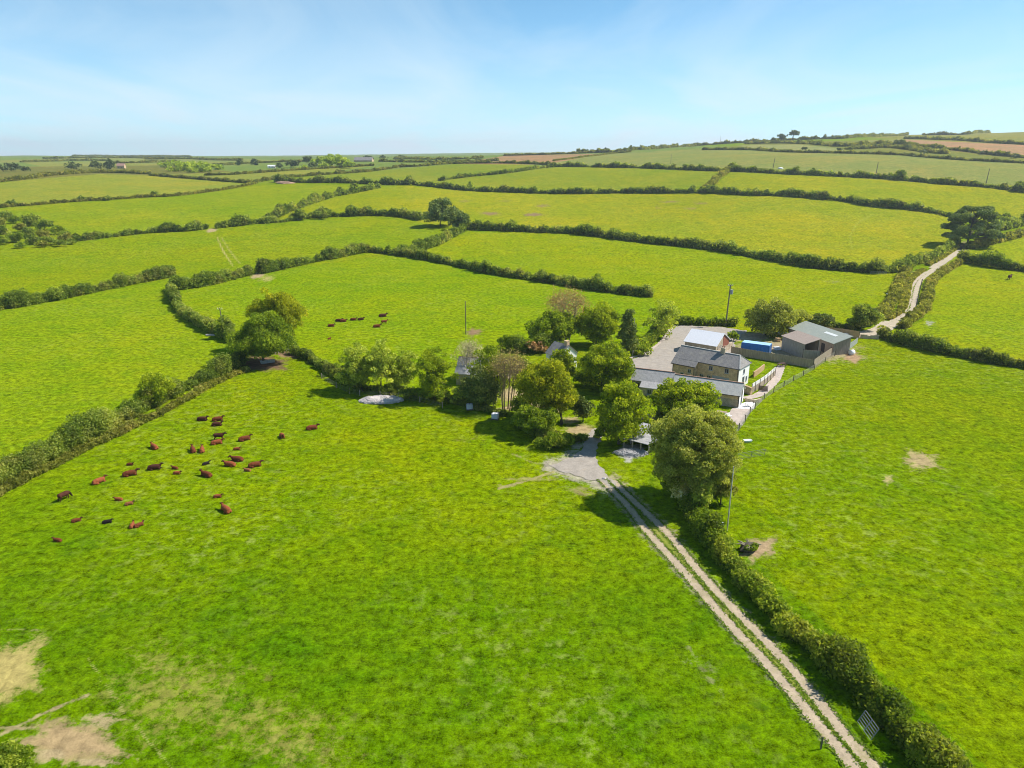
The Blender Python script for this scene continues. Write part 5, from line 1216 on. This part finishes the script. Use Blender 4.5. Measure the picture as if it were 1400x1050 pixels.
def pole(label, px, h, mat, r=.14, kind='plain', name='telegraph_pole', lean=0):
    g = gp(*px); R = empty(name, g); tag(R, label, 'pole', 'telegraph poles')
    nb = NB(); tube(nb, [(0, 0, -.4), (lean * .5, 0, h * .5), (lean, 0, h)], [r, r * .85, r * .7], 8); part('shaft', nb, mat, R, True)
    if kind in ('arm', 'box'):
        nb = NB(); bar(nb, (lean - .7, 0, h - .25), (lean + .7, 0, h - .25), .12, .12); part('cross_arm', nb, 'pole_pale' if mat == 'pole' else mat, R)
        for x in (-.6, 0, .6):
            nb = NB(); tube(nb, [(lean + x, .0, h - .18), (lean + x, 0, h + .12)], [.07, .05], 6); part('insulator', nb, 'plastic', R)
    if kind == 'box':
        nb = NB(); tube(nb, [(lean + .45, -.1, h - 2.6), (lean + .45, -.1, h - 1.4)], [.38, .38], 12); part('transformer', nb, 'frame_grey', R)
    return R
pole('telegraph pole with a grey transformer behind the tarmac yard', (992, 446), 11.6, 'pole', .2, 'box', lean=.3)
pole('lone pole standing on bare soil in the cow field beyond the garden', (637, 457), 8.9, 'pole', .15)
pole('tall pale pole on the field side of the foreground hedge', (994, 725), 8.8, 'pole_pale', .085)
pole('pole with white insulators left of the two big sycamores', (307, 458), 7.2, 'pole', .15, 'arm', lean=-.4)
pole('slim pole in front of the narrow dark conifer', (865, 486), 9.0, 'pole_pale', .11)
pole('dark pole leaning over the winding lane', (1251, 424), 9.6, 'pole', .16, lean=.6)
pole('pole in the hedge at the near side of the pale sage field, left of three', (1056.5, 231.5), 10.5, 'pole', .3, name='telegraph_pole', lean=1.0)
pole('pole in the hedge at the near side of the pale sage field, middle of three', (1197, 241), 11, 'pole', .3, lean=.6)
pole('pole in the hedge at the near side of the pale sage field, right of three', (1348, 251), 11, 'pole', .3, lean=.6)
pole('far pole in the pale sage field above the long hedge', (917, 224), 10, 'pole', .25)
pole('very far thin mast on the skyline of the right hill', (984.5, 197.5), 18, 'pole', .25)
g = gp(1122, 1024); nb = NB(); bar(nb, (0, 0, -.2), (.03, 0, 1.2), .09, .09); o = link('marker_post', nb.mesh('marker_post'), M['post'], None, g); tag(o, 'single short dark post on the left edge of the two-rut track', 'post')

def metal_gate(label, p, q, h=1.15, tilt=0.0, bars=6, name='metal_gate', mat='galv'):
    p = gp(*p); q = gp(*q); R = empty(name, p, math.atan2(q.y - p.y, q.x - p.x)); tag(R, label, 'gate', 'field gates')
    L = (q - p).length; nb = NB(); ty = math.sin(tilt); tzz = math.cos(tilt)
    pt = lambda x, z: (x, -z * ty, .15 + z * tzz)
    for x in (0, L / 2, L): bar(nb, pt(x, 0), pt(x, h), .05, .05)
    part('uprights', nb, mat, R)
    nb = NB()
    for k in range(bars): bar(nb, pt(.035, h * k / (bars - 1)), pt(L - .035, h * k / (bars - 1)), .035, .035)
    part('bars', nb, mat, R); return R
metal_gate('galvanised gate leaning into the foreground hedge beside the track', (1172, 988), (1190, 1014), 1.2, -.45, 6, mat='oldsteel')
metal_gate('galvanised field gate at the muddy gateway right of the two sycamores', (376, 484), (398, 478), 1.2, .1)
metal_gate('metal hurdle standing out into the right field from the largest willow', (1008, 629), (1045, 623), 1.0, .1, 5, 'metal_hurdle', 'oldsteel')
metal_gate('pale gate at the lane gateway beside the gorse hedge', (1234, 370), (1242, 362), 1.3, .1)
metal_gate('grey gate lying along the foot of the broad dark hedge', (1190, 375), (1212, 375.5), 1.0, .1)

# old stump / tangled scrap on the bare soil
g = gp(1023, 752); R = empty('tree_stump', g, .2); tag(R, 'rotting hollow tree stump on bare soil beside the foreground hedge', 'stump')
nb = NB(); V, F = ICO2; d = V * np.array([1.05, .75, .75]); d = d * (1 + .16 * rng.normal(size=(len(V), 1))); nb.add(d + np.array([0, 0, .25]), F); part('bole', nb, 'bark', R)
for i in range(7):
    nb = NB(); a = rng.random() * 6.283; tube(nb, [(.4 * math.cos(a), .3 * math.sin(a), .5), (1.0 * math.cos(a), .8 * math.sin(a), .85), (1.5 * math.cos(a), 1.1 * math.sin(a), .7 + .4 * rng.random())], [.17, .13, .07], 6); part('broken_root', nb, 'barkpale', R)
nb = NB()
for i in range(5): blob(nb, (rng.normal() * .4, rng.normal() * .3 - .3, .4 + .3 * rng.random()), .4, .35, .12, .4)
part('ivy', nb, 'sycamore', R)
def stack(name, label, px, rz, L, W, n, mat, cat):
    g = gp(*px); nb = NB()
    for k in range(n):
        x, y = rng.normal() * .08, rng.normal() * .08
        box(nb, x - L / 2 * rng.uniform(.8, 1), y - W / 2, .02 + k * .16, x + L / 2 * rng.uniform(.8, 1), y + W / 2, .16 + k * .16)
    o = link(name, nb.mesh(name), M[mat], None, g, rz); tag(o, label, cat); return o
stack('plank_stack', 'white plank stack behind the yard near the big shrub tree, left one', (1050, 457), .1, 3.0, .7, 3, 'tarp', 'planks')
stack('plank_stack', 'white plank stack behind the yard near the big shrub tree, right one', (1066, 457), -.1, 3.6, .7, 3, 'plastic', 'planks')
stack('pallet_stack', 'tan pallet stack between the container and the lean-to', (1063, 467), .4, 1.2, 1.0, 6, 'boards_tan', 'pallets')
stack('sheet_stack', 'grey sheet stack at the lane end behind the green-roofed shed', (1153, 461), .2, 2.6, 1.3, 6, 'galv', 'sheets')
stack('sack_pile', 'white sack pile at the right end of the blue container', (1062, 478), .2, 1.6, 1.0, 4, 'tarp', 'sacks')
# far buildings
def far_house(label, px, rz, L, W, e, r, wall, roof):
    g = gp(*px); R = empty('far_house', g, rz); tag(R, label, 'house', 'far houses')
    nb = NB(); walls(nb, L, W, e, r); part('wall', nb, wall, R); nb = NB(); gable_roof(nb, L, W, e, r, .4, t=.25); part('roof', nb, roof, R)
    window(R, L * .2, 1.0, 1.4, 1.2, 0, 'frame_white'); window(R, L * .6, 1.0, 1.4, 1.2, 0, 'frame_white')
far_house('far house with a long slate-grey roof beside the bright copse', (484, 221.5), -.05, 28, 12, 2.5, 7, 'stone', 'slate')
far_house('small far building with a pale roof in front of the bright copse', (434, 226.5), .05, 22, 9, 2.5, 5, 'stone_grey', 'slate_lichen')
far_house('tiny white far building left of the bright copse', (366, 230), 0, 9, 6, 2.5, 4, 'white', 'tin_white')
far_house('tiny brownish far house right of the pair of dark conifers', (160, 230.5), .1, 10, 7, 4, 7, 'stone', 'ridge')

# ------------------------------------------------------------------ cattle
M['cow'] = cow_mat('red_brown_coat')
def fuse(name, nb, voxel, smooth=4):
    me = nb.mesh('tmp'); o = bpy.data.objects.new('tmp', me); COL.objects.link(o)
    r = o.modifiers.new('r', 'REMESH'); r.mode = 'VOXEL'; r.voxel_size = voxel; r.use_smooth_shade = True
    s = o.modifiers.new('s', 'SMOOTH'); s.iterations = smooth; s.factor = .5
    dg = bpy.context.evaluated_depsgraph_get(); dg.update()
    out = bpy.data.meshes.new_from_object(o.evaluated_get(dg)); out.name = name
    bpy.data.objects.remove(o); return out
def ell(nb, c, r, rot=0):
    V, F = ICO2; V = V * np.array(r)
    if rot: ca, sa = math.cos(rot), math.sin(rot); V = np.stack([V[:, 0] * ca - V[:, 2] * sa, V[:, 1], V[:, 0] * sa + V[:, 2] * ca], -1)
    nb.add(V + np.array(c), F)
def head(nb, x, y, z, turn=0.0, down=.35):
    """head with muzzle, poll and ears; x,y,z is the poll"""
    f = Vector((math.cos(turn) * math.cos(down), math.sin(turn) * math.cos(down), -math.sin(down))); s = Vector((-math.sin(turn), math.cos(turn), 0)); P = Vector((x, y, z))
    tube(nb, [P[:], (P + f * .22)[:], (P + f * .44)[:], (P + f * .52)[:]], [.15, .145, .105, .085], 10)
    for k in (-1, 1): tube(nb, [(P + s * k * .1 + Vector((0, 0, .06)))[:], (P + s * k * .24 + Vector((0, 0, .07)))[:], (P + s * k * .33 + Vector((0, 0, .03)))[:]], [.05, .07, .04], 6)
def cow_lying(turn=0.0):
    nb = NB()
    tube(nb, [(-1.08, 0, .30), (-.92, 0, .40), (-.5, 0, .46), (0, 0, .46), (.45, 0, .50), (.75, 0, .52), (.9, 0, .5)], [.14, .36, .44, .46, .42, .33, .2], 14)
    ell(nb, (-.75, .22, .28), (.42, .24, .27)); ell(nb, (-.75, -.22, .28), (.42, .24, .27))        # haunches
    tube(nb, [(.68, 0, .58), (.9, .05 * math.sin(turn), .78), (1.02, .12 * math.sin(turn), .93)], [.27, .2, .15], 10)
    head(nb, 1.02, .12 * math.sin(turn), .98, turn)
    for k in (-1, 1):
        tube(nb, [(.6, .25 * k, .3), (.98, .3 * k, .12), (.62, .36 * k, .09)], [.14, .09, .07], 8)   # folded fore legs
        tube(nb, [(-.55, .4 * k, .22), (-.2, .48 * k, .1), (-.62, .5 * k, .08)], [.14, .08, .065], 8)
    tube(nb, [(-1.1, 0, .42), (-1.2, .08, .2), (-1.12, .2, .06)], [.05, .04, .05], 6)
    return fuse('lying_cow', nb, .045)
def cow_standing(down=.5, graze=False):
    nb = NB()
    tube(nb, [(-1.0, 0, 1.08), (-.88, 0, 1.06), (-.5, 0, 1.0), (0, 0, .96), (.45, 0, .98), (.72, 0, 1.02), (.85, 0, 1.05)], [.16, .33, .38, .42, .42, .33, .2], 14)
    if graze: tube(nb, [(.7, 0, 1.05), (.98, 0, .85), (1.15, 0, .5)], [.28, .2, .15], 10); head(nb, 1.15, 0, .5, 0, 1.1)
    else: tube(nb, [(.68, 0, 1.1), (.95, 0, 1.25), (1.1, 0, 1.38)], [.28, .2, .15], 10); head(nb, 1.1, 0, 1.4, 0, down)
    for k in (-1, 1):
        tube(nb, [(.55, .2 * k, .85), (.56, .21 * k, .42), (.55, .21 * k, .1), (.58, .21 * k, 0)], [.16, .085, .06, .075], 8)
        tube(nb, [(-.75, .2 * k, .9), (-.62, .22 * k, .62), (-.88, .22 * k, .4), (-.84, .22 * k, .08), (-.8, .22 * k, 0)], [.23, .14, .08, .06, .075], 8)
    tube(nb, [(-1.08, 0, 1.15), (-1.17, 0, .8), (-1.14, 0, .45)], [.05, .035, .06], 6)
    return fuse('standing_cow', nb, .045)
LIE = [cow_lying(0.0), cow_lying(.9), cow_lying(-.9)]
STAND = [cow_standing(), cow_standing(graze=True)]
RED = (.16, .045, .017); DRK = (.075, .027, .016); BRI = (.25, .072, .026); BLK = (.022, .016, .014); TANC = (.27, .105, .04)
def cow(px, head_deg, pose, scale, color, label):
    g = gp(*px); me = {'l': LIE[0], 'lr': LIE[1], 'll': LIE[2], 's': STAND[0], 'g': STAND[1]}[pose]
    calf = scale < .8
    o = link('calf' if calf else 'cow', me, M['cow'], None, (g.x, g.y, g.z - .02), math.radians(head_deg)); o.scale = (scale * .86,) * 3
    v = rng.uniform(.85, 1.15); o.color = (color[0] * v, color[1] * v, color[2] * v, 1)
    tag(o, label, 'calf' if calf else 'cow', 'cattle in the fields'); return o
C = cow
C((277, 575), 0, 'lr', 1.0, DRK, 'dark brown lying cow at the top left of the main herd')
C((298, 575), 20, 'l', 1.0, RED, 'lying cow at the top of the herd, upper one of a close pair')
C((297, 582), 8, 'lr', .95, DRK, 'darker lying cow at the top of the herd, lower one of a close pair')
C((300, 601), 10, 's', 1.0, DRK, 'very dark standing cow right behind a bright chestnut lying cow')
C((297, 607), 22, 'l', 1.0, BRI, 'bright chestnut lying cow just in front of the dark standing cow')
C((335, 602), 30, 'l', 1.05, RED, 'lying cow with a raised dark head right of the dark standing cow')
C((386, 598), -60, 'l', .95, BRI, 'lying chestnut cow facing the camera, second from the right of the herd')
C((427, 587), 20, 'l', 1.05, RED, 'lying cow alone at the far right of the main herd')
C((211, 613), 140, 'l', 1.0, BRI, 'lying cow with its dark head turned up left, nearest the upper left bank')
C((264, 617), 120, 'l', 1.0, RED, 'left cow of two lying side by side with heads pointing up left')
C((276.5, 617), 110, 'l', .95, BRI, 'right cow of two lying side by side with heads pointing up left')
C((324, 615), 10, 'l', .6, BRI, 'small chestnut calf lying above a pair of long red cows')
C((324, 630), 175, 'lr', 1.05, RED, 'long red cow lying facing left, upper of an overlapping pair')
C((314, 637), 172, 'l', 1.0, BRI, 'red cow lying facing left, lower of an overlapping pair')
C((349, 638), 25, 'l', 1.05, RED, 'lying cow facing right, lower right of the overlapping pair')
C((338, 644), 170, 'l', .6, TANC, 'small tan calf lying under the cow right of the overlapping pair')
C((282, 635), 40, 'l', .6, BLK, 'small black calf lying in pale grass in the middle of the herd')
C((282, 651), 155, 'l', 1.05, RED, 'lying cow facing left below the small black calf')
C((239, 641), 165, 'l', .58, RED, 'upper calf of two lying close together left of the black calf')
C((242.5, 648), 0, 'l', .62, BRI, 'lower calf of two lying close together left of the black calf')
C((212, 641.5), 12, 'lr', 1.05, DRK, 'dark brown lying cow facing right between the left calves')
C((178.5, 650), 26, 'l', 1.08, RED, 'long red lying cow facing up right on the left of the herd')
C((178, 636), 0, 'l', .55, RED, 'small calf lying behind the long red cow on the left')
C((136, 660), 55, 'l', 1.0, BRI, 'lying cow seen from behind near the left bank')
C((88.5, 683), 70, 'g', 1.0, DRK, 'leftmost cow, dark and standing with its back to the camera')
C((162, 684), 180, 'l', .6, BRI, 'small calf with a pale face lying left of centre below the herd')
C((177, 690), 25, 'l', .6, TANC, 'tan calf lying just below the pale-faced calf')
C((298, 680), 10, 'l', .62, BRI, 'chestnut calf lying just above the lowest adult cow')
C((309, 699), 138, 'l', 1.08, BRI, 'lowest adult cow, lying with its dark head up left')
C((105, 713), 25, 'l', .62, RED, 'calf lying alone low on the left side of the field')
C((147, 715), 20, 'l', .62, BLK, 'dark calf lying between the lone left calf and a pair of calves')
C((181, 720), 100, 'l', .66, BRI, 'left calf of the pair at the bottom of the herd')
C((190.5, 719.5), 50, 'lr', .66, RED, 'right calf of the pair at the bottom of the herd')
C((78.5, 740), 170, 'l', .6, RED, 'lowest calf of all, lying far down on the left')
C((453, 446.5), 5, 'l', 1.0, RED, 'lying cow at the left end of the group in the far cow field')
C((463.5, 439.5), 8, 'l', 1.05, DRK, 'left one of two touching cows in the far cow field')
C((469.5, 440), 4, 'l', 1.0, RED, 'right one of two touching cows in the far cow field')
C((483.5, 438), 2, 'l', 1.0, RED, 'left one of two spaced cows in the middle of the far cow field')
C((493.5, 437.5), 12, 'l', .95, DRK, 'right one of two spaced cows in the middle of the far cow field')
C((523.6, 433), 18, 'l', 1.25, DRK, 'upper cow of the three at the right of the far cow field')
C((525.5, 443), 24, 's', 1.0, RED, 'middle, standing cow of the three at the right of the far cow field')
C((515.5, 447.5), 10, 'l', 1.1, RED, 'lowest cow of the three at the right of the far cow field')
C((450.5, 465), 60, 's', .6, RED, 'small calf standing alone at the near edge of the far cow field')
C((1380, 382), 40, 's', 1.5, DRK, 'single dark cow standing in the field right of the lane')

# ------------------------------------------------------------------ rank grass along the track
M['grass'] = leaf_mat('rank_grass', (.075, .165, .003), (.135, .230, .003), (.26, .33, .03), .2, .7)
def tufts():
    nb = NB()
    # grass leaning over the edges of the track
    for line in (LR, RR):
        P = path_pts(line, .12)
        for sd in (-1, 1):
            K = rng.random(len(P)) < .8
            Q = np.array([p[:] for p in P]); D = np.gradient(Q, axis=0); D /= np.linalg.norm(D, axis=1)[:, None] + 1e-9
            Nn = np.stack([-D[:, 1], D[:, 0], 0 * D[:, 0]], -1)
            for k in range(4):
                C_ = (Q + Nn * sd * (.66 + .13 * rng.normal(size=(len(Q), 1))) + np.array([0, 0, .09]))[K]
                N = rng.normal(size=C_.shape); N[:, 2] = np.abs(N[:, 2]) + 1.2
                leaves(nb, C_, N, .13, np.clip(.5 + .25 * rng.normal(size=len(C_)), 0, 1), .4)
    o = link('rank_grass', nb.mesh('rank_grass'), M['grass']); tag(o, 'rank grass leaning over the edges of the track ruts', kind='stuff')
tufts()

# ------------------------------------------------------------------ air, sky, sun, camera
def haze():
    V = [(-9000, -250, -12), (9000, -250, -12), (9000, 8200, -12), (-9000, 8200, -12)]
    nb = NB(); hexa(nb, V, [(x, y, 175) for x, y, _ in V])
    m, nt, out = newmat('air'); g = G(nt)
    v = g.n('VolumePrincipled'); v.inputs['Color'].default_value = (.86, .93, 1, 1); v.inputs['Density'].default_value = HAZE; v.inputs['Anisotropy'].default_value = .3
    g.l(v.outputs[0], out.inputs['Volume'])
    o = link('haze', nb.mesh('haze'), m); tag(o, 'thin blue haze over the distant country', kind='stuff')
HAZE = .00010
haze()

SUN_AZ = math.radians(78); SUN_EL = math.radians(48)
w = bpy.data.worlds.new('World'); scene.world = w; w.use_nodes = True
nt = w.node_tree; nt.nodes.clear(); g = G(nt)
sky = g.n('TexSky', sky_type='NISHITA'); sky.sun_disc = False; sky.sun_elevation = SUN_EL; sky.sun_rotation = SUN_AZ
sky.altitude = 0; sky.air_density = .6; sky.dust_density = 0; sky.ozone_density = 6
tc = g.n('TexCoord').outputs['Generated']
sep = g.n('SeparateXYZ'); g.l(tc, sep.inputs[0])
# thin high cloud: streaks that lie on a flat layer overhead
inv = g.math('DIVIDE', 1.0, g.math('ADD', g.math('MAXIMUM', sep.outputs[2], 0.0), .10))
cb = g.n('CombineXYZ'); g.l(g.math('MULTIPLY', sep.outputs[0], inv), cb.inputs[0]); g.l(g.math('MULTIPLY', sep.outputs[1], inv), cb.inputs[1])
cl = g.noise(g.mapping(cb.outputs[0], (.55, .30, 1), (0, 0, .7)), 1.1, 7, .58, .9)
cf = g.ramp(cl, [(.42, 0), (.72, 1)])
low = g.ramp(sep.outputs[2], [(0.0, .75), (.06, .5), (.16, .16), (.32, .0)])
fac = g.math('ADD', g.math('MULTIPLY', cf, .40), low, True)
col = g.mixc(fac, g.mixc(1.0, sky.outputs[0], (.68, 1.16, 1.06), 'MULTIPLY'), (4.9, 5.9, 6.5))
bg = g.n('Background'); bg.inputs['Strength'].default_value = .077
g.l(col, bg.inputs['Color']); wo = nt.nodes.new('ShaderNodeOutputWorld'); g.l(bg.outputs[0], wo.inputs[0])

ld = bpy.data.lights.new('sun', 'SUN'); ld.energy = 3.4; ld.angle = math.radians(.55); ld.color = (1, .95, .87)
sun = bpy.data.objects.new('sun', ld); COL.objects.link(sun); sun.location = (0, 0, 300)
sd = Vector((math.sin(SUN_AZ) * math.cos(SUN_EL), math.cos(SUN_AZ) * math.cos(SUN_EL), math.sin(SUN_EL)))
sun.rotation_euler = (-sd).to_track_quat('-Z', 'Y').to_euler()

cd = bpy.data.cameras.new('camera'); cam = bpy.data.objects.new('camera', cd); COL.objects.link(cam)
cd.sensor_width = 36; cd.lens = 36 * FPX / 1400; cd.clip_start = .5; cd.clip_end = 30000
cam.location = (0, 0, H); cam.rotation_euler = (math.pi / 2 - PITCH, 0, 0); scene.camera = cam
scene.view_settings.view_transform = 'Standard'; scene.view_settings.look = 'None'
scene.view_settings.exposure = 1.07; scene.view_settings.gamma = 1
scene.render.engine = 'CYCLES'; scene.cycles.use_denoising = True; scene.cycles.filter_width = 1.0
scene.cycles.volume_max_steps = 32; scene.cycles.volume_bounces = 0
scene.cycles.max_bounces = 6; scene.cycles.diffuse_bounces = 3; scene.cycles.transmission_bounces = 3; scene.cycles.transparent_max_bounces = 4
